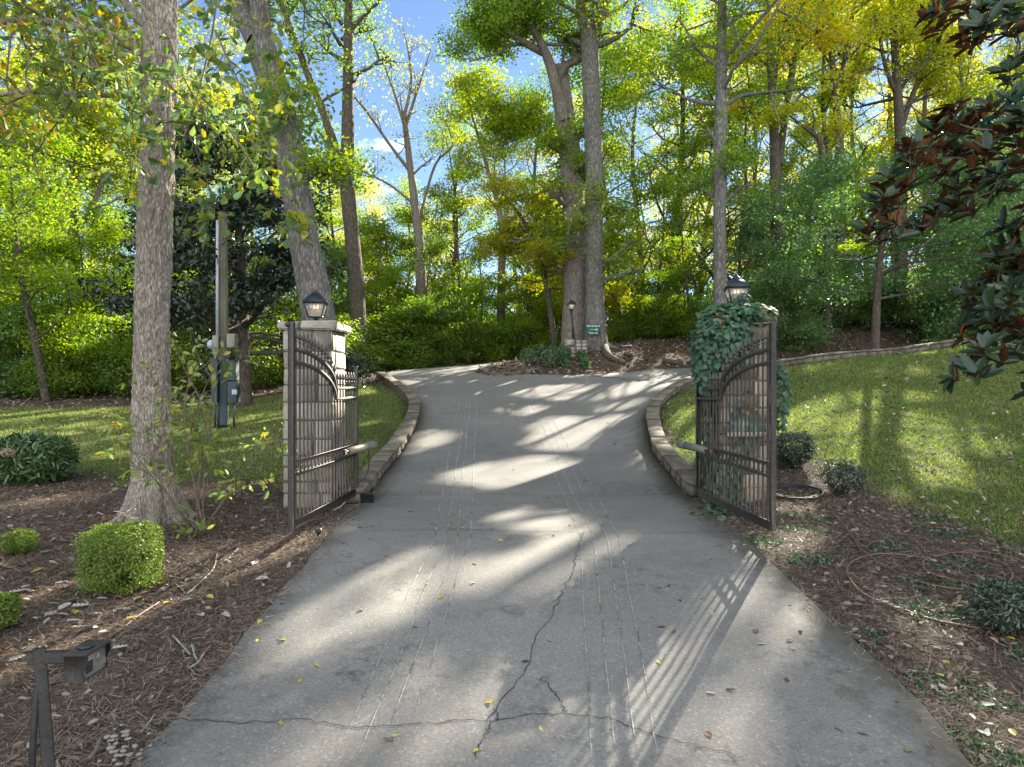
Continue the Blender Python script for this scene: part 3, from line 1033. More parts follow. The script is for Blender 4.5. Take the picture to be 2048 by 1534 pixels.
CFG_B = dict(up=(.16, .12, .06), kids=(3, 2), ratio=.5, rise=1.0, wob=.14)
custom_tree('bare_tree', [([(846, 690, 22), (842, 560, 21), (838, 480, 18), (828, 400, 15), (818, 330, 13), (812, 260, 11), (808, 230, 10)], 37),
                          ([(808, 235, 8), (822, 170, 6), (818, 110, 4), (806, 55, 2)], 37), ([(812, 250, 7), (835, 180, 5), (862, 98, 2)], 37),
                          ([(812, 262, 7), (790, 190, 5), (768, 130, 4), (745, 85, 2)], 37, 36), ([(822, 345, 8), (780, 290, 6), (735, 225, 5), (700, 185, 3)], 37, 36),
                          ([(838, 440, 6), (870, 330, 5), (905, 290, 4), (890, 240, 2)], 37.5), ([(830, 410, 6), (780, 370, 5), (720, 340, 3)], 37)],
            B_PALE, M_OLIVE, 'nearly leafless tree with upswept twigs against the blue gap', 9, .15,
            crowns=((1, .2, 1, 5, 1.3), (2, .2, 1, 5, 1.2), (3, .2, 1, 7, 1.5), (4, .2, 1, 7, 1.5), (5, .3, 1, 5, 1.3), (6, .3, 1, 5, 1.3), (0, .6, 1, 5, 2.)), cfg=CFG_B, keep=.2)

custom_tree('tall_grey_tree', [([(1441, 655, 26), (1440, 500, 24), (1440, 350, 26), (1442, 250, 25), (1445, 130, 21), (1448, 0, 17), (1450, -150, 12), (1448, -350, 6)], 23)],
            B_GREY, M_YG, 'straight grey trunk rising behind the ivy-covered pillar lantern', 22, .14,
            crowns=((0, .52, 1, 22, 3.2), (0, .3, .45, 5, 1.3)), sides=14, keep=.85)

custom_tree('double_trunk_tree', [([(1556, 560, 24), (1553, 400, 22), (1550, 300, 20), (1548, 210, 17), (1543, 130, 17), (1535, 40, 12), (1530, -100, 7)], 31),
                                  ([(1558, 330, 15), (1572, 220, 13), (1590, 110, 13), (1612, 0, 10), (1640, -120, 6)], 31, 32)],
            B_DARK, M_YEL, 'dark twin-stemmed tree against glowing yellow leaves, right of centre', 22, .17,
            crowns=((0, .5, 1, 12, 3.2), (1, .35, 1, 12, 3.)), keep=.8)
custom_tree('slender_curved_tree', [([(1655, 520, 14), (1652, 400, 12), (1645, 310, 11), (1630, 262, 9), (1608, 242, 7), (1580, 232, 4)], 30)],
            B_DARK, M_YEL, 'thin dark trunk bending left at its top among yellow leaves', 18, .16, crowns=((0, .55, 1, 7, 1.6),), keep=.7)
custom_tree('slim_tree', [([(1681, 520, 18), (1679, 350, 16), (1680, 220, 15), (1682, 140, 13), (1672, 60, 10), (1655, -40, 7), (1640, -150, 4)], 34),
                          ([(1683, 150, 9), (1700, 60, 8), (1715, -30, 6), (1730, -130, 3)], 34, 35)],
            B_DARK, M_YEL, 'tall slim dark trunk between the twin-stemmed tree and the right-hand fork', 20, .18, crowns=((0, .5, 1, 12, 3.), (1, .2, 1, 7, 2.6)), keep=.75)
custom_tree('wide_forked_tree', [([(1803, 520, 22), (1802, 330, 20), (1800, 230, 18), (1797, 150, 15), (1790, 60, 15), (1780, -60, 9)], 36),
                                 ([(1804, 250, 12), (1825, 190, 10), (1850, 130, 9), (1880, 40, 6)], 36, 37), ([(1798, 200, 10), (1770, 130, 8), (1755, 40, 6)], 36)],
            B_DARK, M_YEL, 'dark trunk fanning into three limbs high on the right hillside', 20, .18, crowns=((0, .5, 1, 10, 3.2), (1, .2, 1, 8, 2.6), (2, .2, 1, 6, 2.4)), keep=.75)

CFG_M = dict(up=(-.01, -.03, -.04), kids=(6, 4), ratio=.45, rise=.22, t0=.2)
custom_tree('understorey_maple', [([(1751, 672, 16), (1756, 560, 13), (1765, 480, 11), (1772, 400, 8), (1776, 350, 4)], 23)],
            B_DARK, M_BLUEG, 'slender maple with flat layers of soft green leaves behind the low stone wall', 26, .12, crowns=((0, .32, 1, 20, 4.3),), cfg=CFG_M, spread=.3, bias=1.6)
custom_tree('yellow_maple', [([(1110, 705, 12), (1096, 590, 11), (1075, 500, 10), (1040, 430, 8), (1005, 390, 5)], 30.5)],
            B_DARK, M_OLIVE, 'curved little maple with mustard yellow layers left of the broken oak', 26, .13, crowns=((0, .4, 1, 17, 3.),), cfg=CFG_M, spread=.3, bias=1.4)
custom_tree('crooked_tree', [([(1000, 715, 18), (1003, 560, 16), (1005, 470, 13), (992, 380, 9), (985, 290, 8), (962, 235, 5), (935, 200, 3)], 37.5),
                             ([(988, 310, 6), (1020, 275, 5), (1055, 230, 3)], 37.5)],
            B_PALE, M_YG, 'crooked-limbed tree with a pale lit crown in the middle distance', 22, .16, crowns=((0, .45, 1, 16, 3.), (1, .2, 1, 6, 2.2)))
custom_tree('spreading_tree', [([(150, 610, 22), (147, 500, 19), (140, 410, 17), (112, 355, 13), (62, 328, 10), (0, 305, 8), (-60, 290, 5)], 29, 27),
                               ([(142, 420, 13), (152, 340, 11), (150, 260, 9), (140, 170, 6)], 29), ([(150, 470, 11), (190, 400, 9), (212, 330, 7), (225, 250, 4)], 29, 30)],
            B_PALE, M_YG, 'wide-branching tree left of the near oak trunk', 22, .15, crowns=((0, .45, 1, 12, 3.), (1, .3, 1, 9, 2.8), (2, .2, 1, 8, 2.4)))
custom_tree('bent_tree', [([(92, 800, 16), (78, 720, 14), (62, 640, 12), (45, 560, 10), (30, 460, 7), (20, 330, 4)], 23.5)],
            B_DARK, M_YG, 'thin dark bent trunk at the left edge of the wood', 22, .13, crowns=((0, .4, 1, 14, 2.6),))

# near oak on the left
root, t = custom_tree('near_oak_tree', [([(310, 1035, 116), (308, 1005, 86), (306, 950, 72), (304, 800, 66), (303, 620, 61), (311, 400, 60), (317, 200, 61), (319, 0, 60), (322, -300, 54), (325, -700, 44), (325, -1100, 26)], 9.0),
                                        ([(300, 110, 26), (250, 85, 22), (200, 66, 18), (120, 48, 16), (40, 38, 14), (-60, 60, 9)], 9, 8.2),
                                        ([(295, 196, 15), (230, 190, 13), (150, 188, 12), (60, 184, 9), (-40, 196, 6)], 9, 8.5),
                                        ([(305, 60, 22), (262, 20, 20), (215, -60, 16), (120, -200, 10)], 9, 9.6),
                                        ([(322, -150, 24), (420, -260, 18), (560, -330, 12), (700, -360, 8)], 9, 7.6)],
                      B_OAK, M_NEAROAK, 'large shaggy-barked oak trunk in the mulch bed left of the gate', 0, sides=40)
mb = MB()
b0 = np.array(root.location)
for k in range(9):
    a = k / 9 * 6.28 + .3
    pts = [(b0[0] + math.cos(a) * (.12 + q * .42), b0[1] + math.sin(a) * (.12 + q * .42), b0[2] + .55 * (1 - q) ** 2.2 - .03) for q in np.linspace(0, 1, 6)]
    mb.tube(pts, np.linspace(.16, .05, 6), 8)
mb.build('root_flare', B_OAK, root, True)
tw = [[(440, -60), (425, 60), (395, 190), (362, 290), (350, 380)], [(520, -50), (548, 90), (556, 180), (592, 260)], [(330, 60), (375, 170), (430, 260), (470, 330), (560, 370)],
      [(230, -20), (270, 100), (310, 200), (345, 300)], [(215, 60), (255, 170), (268, 290), (262, 350)], [(430, 60), (480, 170), (520, 260), (545, 330)],
      [(372, 250), (410, 350), (430, 420), (420, 440)], [(300, 120), (360, 190), (440, 230), (500, 240)], [(460, 260), (540, 380), (590, 420), (560, 460)],
      [(150, 20), (190, 120), (215, 190)], [(400, -30), (470, 40), (560, 70)]]
mb = MB()
pos, dirs = [], []
for k, pl in enumerate(tw):
    d = 7.4 + .25 * (k % 4)
    pts = smooth_path([P(a, b, d + .15 * i * (-1) ** k) for i, (a, b) in enumerate(pl)], 5)
    mb.tube(pts, np.linspace(.011, .003, len(pts)), 5)
    for q in pts[2:]:
        for _ in range(rng.integers(1, 4)):
            off = rng.normal(0, .13, 3) + (0, 0, -.03)
            mb.tube([q, q + off * .6 + (0, 0, .02), q + off], [.004, .003, .002], 3, caps=False)
            for _ in range(rng.integers(2, 5)):
                pos.append(q + off + rng.normal(0, .035, 3))
                dirs.append(nrm(off + rng.normal(0, .12, 3) + (0, 0, -.14)))
mb.build('twigs', B_TWIG, root, True)
pos, dirs = np.array(pos), np.array(dirs)
leaf_obj('leaf_sprays', M_NEAROAK, root, 'obov', pos, rand_dirs(len(pos), (0, -.5, .6)), dirs, .135 * rng.uniform(.7, 1.25, len(pos)))
# oak's own leafy branches up out of frame and to the left
t = Tree()
for b in (((120, 55, 8.6), 5), ((40, 45, 8.4), 4), ((150, 188, 8.8), 4), ((200, -60, 9.5), 5), ((60, 186, 8.6), 3)):
    for k in range(b[1]):
        t.limb(P(*b[0]), rand_dirs(1, (-.3, .3, .25))[0], 1.3, .018, 0, dict(up=(0, -.02, -.03), kids=(3, 2), ratio=.55))
t.bark('branches', B_TWIG, root)
t.leaves('crown', M_NEAROAK, root, 7, .12, .16, 'obov', droop=.5)

# ------------------------------------------------------------------ woodland behind, built once and copied
PROTO = {}


def children_of(o):
    return list(o.children)


def place(proto, loc, rz, sc, leafmat=None, label=None, group=None, first=[set()]):
    src = PROTO[proto]
    if proto not in first[0]:
        first[0].add(proto)
        r = src
        kids = children_of(src)
    else:
        r = src.copy()
        COL.objects.link(r)
        kids = []
        for ch in children_of(src):
            c = ch.copy()
            COL.objects.link(c)
            c.parent = r
            kids.append(c)
    r.location = Vector(loc)
    r.rotation_euler = (0, 0, rz)
    r.scale = (sc, sc, sc) if not isinstance(sc, tuple) else sc
    for c in kids:
        if c.name.startswith(('crown', 'foliage')) and leafmat is not None:
            c.material_slots[0].link = 'OBJECT'
            c.material_slots[0].material = leafmat
    if label:
        r['label'] = label
    if group:
        r['group'] = group
    return r


def proto_tree(key, name, h, r0, z0, nl, L, per, size, bark, cfg=CFG_T, spread=.5, cat='tree', bias=1.1, bend=.5, keep=.8):
    root = thing(name, (0, 0, 0), 'tree', cat)
    t = Tree()
    p, r = t.stem([(0, 0, -.5), (0, 0, 0), (bend * .3, 0, h * .3), (bend, bend * .4, h * .65), (bend * .7, bend, h)], [r0 * 1.3, r0 * 1.05, r0 * .8, r0 * .5, .04], 9)
    t.crown(p, r, z0, 1, nl, L, cfg)
    t.bark('trunk', bark, root)
    t.leaves('crown', M_YG, root, int(per * 1.15), size * .96, spread, bias=bias, keep=keep)
    PROTO[key] = root


proto_tree('A', 'woodland_tree', 21, .3, .38, 26, 4.8, 20, .19, B_DARK)
proto_tree('B', 'woodland_tree', 18, .24, .28, 26, 4.2, 20, .19, B_PALE, bend=1.2)
proto_tree('C', 'woodland_tree', 15, .2, .2, 24, 3.8, 20, .18, B_DARK, bend=-1.)
proto_tree('U', 'understorey_tree', 7.5, .09, .14, 24, 2.6, 22, .13, B_DARK, CFG_M, .32, bias=1.2, bend=.4, keep=.85)


def proto_shrub(key, name, h, w, n, size, mat, kind='diamond', cat='shrub', stems=7, gap=.25, flat=1.):
    root = thing(name, (0, 0, 0), 'shrub', cat)
    mb = MB()
    for k in range(stems):
        a = k / stems * 6.28 + rng.random()
        e = np.array((math.cos(a) * w * .35, math.sin(a) * w * .35, h * rng.uniform(.6, .9)))
        mb.tube(smooth_path([(math.cos(a) * .06, math.sin(a) * .06, -.1), e * .45 + rng.normal(0, .08, 3), e], 3), np.linspace(.02, .006, 4 if False else 7), 5)
    mb.build('stem', B_TWIG, root, True)
    nc = max(10, n // 30)
    u = rand_dirs(nc)
    rr = rng.uniform(.35, 1, nc) ** .6
    c = u * rr[:, None] * np.array((w / 2, w / 2, h * .5)) + (0, 0, h * .54)
    c[:, 2] = np.maximum(c[:, 2], .08)
    cc = np.repeat(c, 30, 0)
    m = len(cc)
    pos = cc + rng.normal(size=(m, 3)) * np.array((1, 1, .7)) * w * .075
    pos[:, 2] = np.maximum(pos[:, 2], .03)
    cu = np.repeat(rng.random(nc), 30)
    nor = nrm(rand_dirs(m) * .8 + nrm(pos - (0, 0, h * .4)) * .6 + (0, 0, .6))
    leaf_obj('foliage', mat, root, kind, pos, nor, rand_dirs(m), size * rng.uniform(.7, 1.25, m), rnd=np.clip(.5 * cu + .5 * rng.random(m), 0, 1))
    PROTO[key] = root


proto_shrub('S', 'woodland_shrub', 3.4, 3.4, 5200, .13, M_GREEN)
proto_shrub('T', 'woodland_shrub', 2.4, 3.0, 4200, .12, M_GREEN)

ti = 0


def tr(key, px, d, sc, mat, label, group):
    x = (px - CX) * d / F
    place(key, on(x, d), rng.uniform(0, 6.28), sc, mat, label, group)


LB = {'green': (M_GREEN, 'green'), 'yg': (M_YG, 'yellow-green'), 'yel': (M_YEL, 'yellow'), 'aut': (M_AUT, 'orange-tinged'), 'blu': (M_BLUEG, 'soft green'), 'olv': (M_OLIVE, 'olive')}


def zone(px):
    return 'left of the leaning trunk' if px < 600 else ('beyond the driveway bend' if px < 1130 else ('on the hillside right of the oaks' if px < 1560 else 'on the hillside at far right'))


WOOD = [('A', -160, 36, 1.0, 'yg'), ('B', -60, 30, 1.0, 'yg'), ('C', 60, 40, 1.2, 'yel'), ('A', 180, 44, .95, 'green'), ('B', 290, 38, .95, 'yg'), ('C', 400, 34, .95, 'olv'), ('C', 500, 42, 1.0, 'yg'),
        ('B', 600, 48, .8, 'yel'), ('C', 690, 44, .9, 'yg'), ('C', 735, 50, .85, 'yel'), ('C', 800, 46, .72, 'yg'), ('C', 895, 40, .85, 'yg'), ('U', 770, 38, 1.1, 'yg'), ('C', 860, 52, .72, 'yel'), ('C', 930, 44, .9, 'yg'), ('C', 1040, 50, .95, 'yg'), ('B', 1085, 40, .82, 'yg'),
        ('B', 1130, 55, .95, 'yel'), ('C', 1240, 38, 1.05, 'yg'), ('B', 1290, 46, 1.0, 'aut'), ('A', 1350, 40, .92, 'yg'), ('B', 1400, 52, 1.05, 'yel'), ('B', 1490, 44, .95, 'yg'), ('C', 1525, 36, .85, 'yg'),
        ('B', 1610, 48, .95, 'yel'), ('A', 1650, 58, 1.0, 'yel'), ('B', 1735, 46, .9, 'yg'), ('A', 1790, 54, .95, 'yel'), ('B', 1860, 43, .95, 'yel'), ('A', 1920, 50, 1.0, 'yel'), ('B', 1975, 36, .9, 'yg'),
        ('C', 1180, 48, 1.1, 'yg'), ('B', 1330, 56, 1.05, 'yel'), ('C', 1450, 38, 1.1, 'yg'), ('B', 1560, 54, 1.05, 'yel'), ('C', 1690, 40, 1.15, 'yg'), ('A', 2090, 40, 1.0, 'yel'), ('B', 2200, 34, 1.0, 'yg'), ('A', 2340, 40, 1., 'yg')]
for key, px, d, sc, c in WOOD:
    tr(key, px, d, sc, LB[c][0], f'{LB[c][1]} woodland tree {zone(px)}', 'trees of the wood behind')
UND = [('U', 30, 27, .9, 'green'), ('U', 150, 25.5, .8, 'yg'), ('U', 250, 28, .9, 'green'), ('U', 380, 27, .75, 'yg'), ('U', 560, 29, .8, 'yg'), ('U', 660, 33, .8, 'green'), ('U', 760, 35, .8, 'yg'), ('U', 850, 34, .75, 'green'),
       ('U', 905, 37, .9, 'green'), ('U', 960, 36, .8, 'yg'), ('U', 1060, 36, .85, 'yg'), ('U', 1130, 38, 1., 'yel'), ('U', 1240, 35, .85, 'yg'), ('U', 1310, 37, 1., 'green'), ('U', 1380, 34, .85, 'yg'),
       ('U', 1480, 31, .9, 'blu'), ('U', 1570, 29, .8, 'blu'), ('U', 1640, 32, .95, 'yg'), ('U', 1860, 29, 1., 'blu'), ('U', 1980, 27, 1., 'blu'), ('U', 2080, 30, 1.1, 'yg'), ('U', 1920, 36, 1.1, 'yg')]
for key, px, d, sc, c in UND:
    tr(key, px, d, sc, LB[c][0], f'small {LB[c][1]} understorey tree {zone(px)}', 'understorey trees at the wood edge')
SHR = [(-30, 24.5, 1.1), (50, 26, 1.2), (120, 24.5, 1.0), (190, 26, 1.2), (250, 25, .9), (370, 26, 1.1), (440, 27.5, 1.2), (520, 26.5, 1.), (575, 28, 1.1), (650, 29.5, 1.0), (710, 30.5, 1.1), (760, 33.5, 1.2), (815, 33, 1.),
       (870, 35, 1.25), (925, 35.2, 1.), (975, 36, 1.2), (1030, 36.5, 1.1), (1085, 37, 1.1), (1245, 34, .9), (1300, 34, 1.), (1350, 35.5, 1.1), (1400, 34, .9), (1470, 31, 1.), (1530, 31, 1.), (1600, 31.5, 1.1), (1680, 30.5, .9),
       (1720, 31.5, 1.1), (1800, 30.5, 1.), (1880, 32, 1.2), (1950, 31, 1.), (2030, 31, 1.2), (640, 36, 1.3), (740, 40, 1.4), (850, 42, 1.4), (980, 44, 1.4), (60, 34, 1.4), (240, 36, 1.4), (420, 36, 1.4), (560, 38, 1.4)]
for i, (px, d, sc) in enumerate(SHR):
    c = ('green', 'green', 'blu')[int(rng.integers(0, 3))] if 600 < px < 1100 else ('green', 'green', 'yg', 'blu')[int(rng.integers(0, 4))] if px < 1450 else ('blu', 'yg', 'green')[int(rng.integers(0, 3))]
    v_ = rng.uniform(.7, 1.1)
    tr('S' if i % 2 else 'T', px, d, (sc * v_, sc * v_, sc * rng.uniform(.5, 1.25)), LB[c][0], f'leafy {LB[c][1]} shrub in the undergrowth {zone(px)}', 'shrubs of the undergrowth')

# dark magnolia behind the utility pole
CFG_MG = dict(up=(.02, .02, .0), kids=(5, 3), ratio=.45, rise=.15, t0=.25)
custom_tree('magnolia_tree', [([(487, 770, 30), (484, 650, 26), (480, 500, 20), (478, 380, 12), (476, 285, 5)], 20.5)], B_DARK, M_MAGFAR,
            'dark glossy magnolia standing behind the utility pole', 22, .17, crowns=((0, .3, .62, 20, 3.5), (0, .62, 1, 14, 2.6)), cfg=CFG_MG, spread=.26, kind='oval', bias=.3, keep=.72)

# ------------------------------------------------------------------ low stone walls
def stone_wall(name, path, side, height, label, mat=M_KERB, cop=.07, depth=.26, cat='low wall'):
    """dry-laid wall along a ground path, body to the given side (+1 left of travel)"""
    q = np.asarray(path, float)[:, :2]
    d = np.concatenate([[0], np.cumsum(np.linalg.norm(np.diff(q, axis=0), axis=1))])

    def at(s):
        s = min(max(s, 0), d[-1])
        x, y = np.interp(s, d, q[:, 0]), np.interp(s, d, q[:, 1])
        e = .12
        x2, y2 = np.interp(min(s + e, d[-1]), d, q[:, 0]), np.interp(min(s + e, d[-1]), d, q[:, 1])
        x1, y1 = np.interp(max(s - e, 0), d, q[:, 0]), np.interp(max(s - e, 0), d, q[:, 1])
        return x, y, math.atan2(y2 - y1, x2 - x1)
    root = thing(name, on(q[0][0], q[0][1]), label, cat)
    body, capm = MB(), MB()
    hh = height - cop

    def block(m_, s0, s1, o0, o1, z0, z1, ch, jit):
        n = 2 if s1 - s0 < .3 else 4
        V = []
        prof = [(o0 + ch, z0), (o0, z0 + ch), (o0, z1 - ch), (o0 + ch, z1), (o1 - ch, z1), (o1, z1 - ch), (o1, z0 + ch), (o1 - ch, z0)]
        tw = rng.normal(0, jit)
        for i_ in range(n):
            e_ = i_ in (0, n - 1)
            x, y, a = at(s0 + (s1 - s0) * i_ / (n - 1))
            nx_, ny_ = -math.sin(a) * side, math.cos(a) * side
            g_ = float(H(x, y))
            mo, mz = (o0 + o1) / 2, (z0 + z1) / 2
            sh = 1 - (ch * .9 / max(o1 - o0, .05) if e_ else 0)
            for (o_, z_) in prof:
                o2, z2 = mo + (o_ - mo) * sh + tw + rng.normal(0, jit), mz + (z_ - mz) * (sh if e_ else 1) + rng.normal(0, jit * .6)
                V.append((x + nx_ * o2, y + ny_ * o2, g_ + z2))
        Fs = [(i_ * 8 + k, i_ * 8 + (k + 1) % 8, i_ * 8 + 8 + (k + 1) % 8, i_ * 8 + 8 + k) for i_ in range(n - 1) for k in range(8)]
        Fs += [tuple(range(8))[::-1], tuple((n - 1) * 8 + k for k in range(8))]
        m_.add(np.array(V), Fs)
    nc = 2 if hh < .3 else 3
    zc = -.12
    for c in range(nc):
        ch_ = (hh + .12) / nc
        s = 0
        while s < d[-1] - .02:
            L = min(rng.uniform(.14, .5), d[-1] - s)
            block(body, s + .003, s + L - .003, rng.uniform(-.015, .02), depth, zc + .003, zc + ch_ - .003, .02, .006)
            s += L
        zc += ch_
    s = 0
    while s < d[-1] - .02:
        L = min(rng.uniform(.4, 1.1), d[-1] - s)
        block(capm, s + .002, s + L - .002, -.025, depth + .03, hh, hh + cop + rng.uniform(-.006, .006), .016, .004)
        s += L
    body.build('stone_face', mat, root)
    capm.build('coping', mat, root)
    return root


kl = smooth_path(WL[10:][:, :3], 4)
stone_wall('stone_kerb_wall', kl, 1, .25, 'low rough stone kerb wall curving along the left edge of the driveway')
kr = smooth_path(WR[8:][:, :3], 4)
kr_pts = np.vstack([kr, [[5.4, 22.85, 0], [7.0, 23.2, 0]]]) if kr[-1][0] < 5.2 else kr
stone_wall('stone_kerb_wall', kr_pts, -1, .26, 'low rough stone kerb wall curving along the right edge of the driveway')
rw = smooth_path([(7.3, 21.15, 0), (8.49, 21.3, 0), (10.9, 22, 0), (15.2, 23, 0), (20, 24.3, 0), (27, 26.2, 0)], 5)
stone_wall('garden_wall', rw, -1, .27, 'long low stone wall along the top of the right-hand lawn', M_KERB)
il = smooth_path([G(1075, 741), G(1030, 751), G(985, 752), G(975, 745), G(990, 738), G(1040, 731)], 4)
stone_wall('island_edging', il, 1, .12, 'broken stone edging at the tip of the mulched island', M_KERB, .05, .16, 'edging')


# ------------------------------------------------------------------ pillars
def pillar(name, x0, x1, y0, y1, zb, zt, mat, label, plaque=False):
    cx, cy = (x0 + x1) / 2, (y0 + y1) / 2
    root = thing(name, (cx, cy, zb), label, 'pillar')
    core, st, cap = MB(), MB(), MB()
    core.cbox((cx, cy, (zb + zt) / 2), (x1 - x0 - .05, y1 - y0 - .05, zt - zb), None, .01)
    z = zb
    cap_t = .11
    k = 0
    while z < zt - .06:
        h = min(rng.uniform(.15, .27), zt - z)
        if zt - z - h < .1:
            h = zt - z
        for (ax, a0, a1, f0) in (('x', x0, x1, y0), ('x', x0, x1, y1), ('y', y0 + .1, y1 - .1, x0), ('y', y0 + .1, y1 - .1, x1)):
            s = a0
            while s < a1 - .02:
                L = rng.uniform(.24, .62)
                if a1 - s - L < .16:
                    L = a1 - s
                o = rng.uniform(-.008, .012)
                t = .12
                inn = 1 if f0 in (y0, x0) else -1
                if ax == 'x':
                    c, sz = ((s + s + L) / 2, f0 + inn * (t / 2 - o), z + h / 2), (L - .012, t, h - .013)
                else:
                    c, sz = (f0 + inn * (t / 2 - o), (s + s + L) / 2, z + h / 2), (t, L - .012, h - .013)
                st.cbox(c, sz, None, .016, .007)
                s += L
        z += h
        k += 1
    ov = .07
    for (a, b, c_, d_) in ((x0 - ov, cx - .1, y0 - ov, cy), (cx - .1, x1 + ov, y0 - ov, cy - .05), (x0 - ov, cx + .06, cy, y1 + ov), (cx + .06, x1 + ov, cy - .05, y1 + ov)):
        cap.cbox(((a + b) / 2, (c_ + d_) / 2, zt + cap_t / 2), (b - a - .006, d_ - c_ - .006, cap_t + rng.uniform(-.008, .008)), None, .02, .012)
    core.build('mortar_core', M_MORTAR, root)
    st.build('stone_courses', mat, root)
    cap.build('cap', mat, root)
    if plaque:
        gp, so = MB(), MB()
        w, zz, h = .44, 1.05, .36
        px_ = cx - .02
        out = [(-w / 2, 0), (w / 2, 0)] + [(w / 2 * math.cos(a), h * .45 + h * .55 * math.sin(a)) for a in np.linspace(0, math.pi, 14)]
        gp.prism(out, .04, (px_, y0 - .022, zz))
        so.cbox((px_, y0 - .05, zz - .035), (w + .12, .12, .06), None, .01)
        gp.build('arched_plaque', mat_simple('verdigris_plate', (.07, .11, .09), (.16, .19, .15), 9, .45, .3), root)
        so.build('ledge', mat, root)
    return root


pillar('stone_pillar', -3.25, -2.53, 9.7, 10.42, -.25, 2.50, M_STONE, 'pale squared-stone pillar with a flat cap behind the left gate')
pillar('stone_pillar', 2.96, 3.68, 9.72, 10.44, -.2, 2.58, M_STONE2, 'stone pillar wrapped in ivy behind the right gate', True)


# ------------------------------------------------------------------ lanterns
def mat_glass():
    m, nt, b = newmat('seeded_lamp_glass')
    nt.nodes.remove(b)
    t = N(nt, 'ShaderNodeBsdfTransparent')
    d = N(nt, 'ShaderNodeBsdfTranslucent')
    d.inputs[0].default_value = (.9, .9, .82, 1)
    df = N(nt, 'ShaderNodeBsdfDiffuse')
    df.inputs[0].default_value = (.62, .62, .56, 1)
    g = N(nt, 'ShaderNodeBsdfGlossy')
    g.inputs['Roughness'].default_value = .15
    a = N(nt, 'ShaderNodeMixShader')
    a.inputs[0].default_value = .5
    nt.links.new(d.outputs[0], a.inputs[1])
    nt.links.new(df.outputs[0], a.inputs[2])
    b2 = N(nt, 'ShaderNodeMixShader')
    b2.inputs[0].default_value = .5
    nt.links.new(t.outputs[0], b2.inputs[1])
    nt.links.new(a.outputs[0], b2.inputs[2])
    c = N(nt, 'ShaderNodeMixShader')
    c.inputs[0].default_value = .12
    nt.links.new(b2.outputs[0], c.inputs[1])
    nt.links.new(g.outputs[0], c.inputs[2])
    nt.links.new(c.outputs[0], nt.nodes['Material Output'].inputs[0])
    return m


M_GLASS = mat_glass()
mB, ntB, bB = newmat('lit_bulb')
bB.inputs['Base Color'].default_value = (1, .7, .4, 1)
bB.inputs['Emission Color'].default_value = (1, .42, .12, 1)
bB.inputs['Emission Strength'].default_value = 1.6
M_BULB = mB


def lantern_parts(root, c, z0, s, rot=.0, neck=.09, parts_as='glass_pane', M_=M_LAMP):
    """four-sided lantern; z0 = foot of the neck, s = overall scale (1 = .33 m eaves)"""
    c = np.array((c[0], c[1], 0.))
    q4 = math.pi / 4 + rot
    zg = z0 + neck
    hb, ht, hg = .095 * s, .15 * s, .205 * s
    MB().lathe([(.055 * s, 0), (.05 * s, .02 * s), (.032 * s, .03 * s), (.032 * s, neck - .015), (.06 * s, neck)], c + (0, 0, z0), 14).build('neck', M_, root, True)
    r2 = math.sqrt(2)
    MB().lathe([(hb * r2 + .008, 0), (hb * r2 + .008, .012 * s)], c + (0, 0, zg), 4, twist=q4).build('base_tray', M_, root)
    fr = MB()
    for k in range(4):
        a = q4 + k * math.pi / 2
        p0 = c + (math.cos(a) * hb * r2, math.sin(a) * hb * r2, zg + .012 * s)
        p1 = c + (math.cos(a) * ht * r2, math.sin(a) * ht * r2, zg + hg)
        fr.tube([p0, (p0 + p1) / 2, p1], .009 * s, 6)
        a2 = a + math.pi / 2
        p2 = c + (math.cos(a2) * ht * r2, math.sin(a2) * ht * r2, zg + hg)
        fr.tube([p1, (p1 + p2) / 2, p2], .008 * s, 5)
    fr.build('frame', M_, root)
    for k in range(4):
        a, a2 = q4 + k * math.pi / 2, q4 + (k + 1) * math.pi / 2
        i = .965
        V = [c + (math.cos(t) * r * r2 * i, math.sin(t) * r * r2 * i, z) for t, r, z in ((a, hb, zg + .014 * s), (a2, hb, zg + .014 * s), (a2, ht, zg + hg), (a, ht, zg + hg))]
        n = nrm(np.cross(V[1] - V[0], V[3] - V[0])) * .003
        g = MB()
        g.add(np.array(V + [v - n for v in V]), [(0, 1, 2, 3), (7, 6, 5, 4), (0, 4, 5, 1), (1, 5, 6, 2), (2, 6, 7, 3), (3, 7, 4, 0)])
        g.build('glass_pane', M_GLASS, root)
    zr = zg + hg + .006
    e = .168 * s
    MB().lathe([(e * r2 * .97, 0), (e * r2, .006 * s), (e * r2, .018 * s), (.075 * s * r2, .125 * s), (.07 * s * r2, .13 * s)], c + (0, 0, zr), 4, twist=q4).build('roof', M_, root)
    MB().lathe([(.06 * s, .128 * s), (.075 * s, .135 * s), (.075 * s, .145 * s), (.05 * s, .165 * s), (.02 * s, .18 * s), (.012 * s, .192 * s), (.002, .2 * s)], c + (0, 0, zr), 14).build('finial', M_, root, True)
    bl = MB()
    for dx in (-.025, .025):
        bl.lathe([(.004, 0), (.014, .012), (.016, .03), (.006, .06), (.001, .075)], c + (dx * s, 0, zg + hg * .62), 8)
    bl.build('bulb', M_BULB, root, True)
    MB().tube([c + (0, 0, zg), c + (0, 0, zg + hg * .3), c + (0, 0, zg + hg * .6)], .008 * s, 6).build('candle_tube', M_, root)


r = thing('pillar_lantern', (-2.88, 10.06, 2.61), 'black four-sided lantern with lit bulbs on the bare left pillar', 'lantern')
lantern_parts(r, (-2.88, 10.06), 2.60, 1.0, .12, .10)
r = thing('pillar_lantern', (3.30, 10.06, 2.69), 'black four-sided lantern above the ivy on the right pillar', 'lantern')
lantern_parts(r, (3.30, 10.06), 2.68, 1.0, -.12, .24)

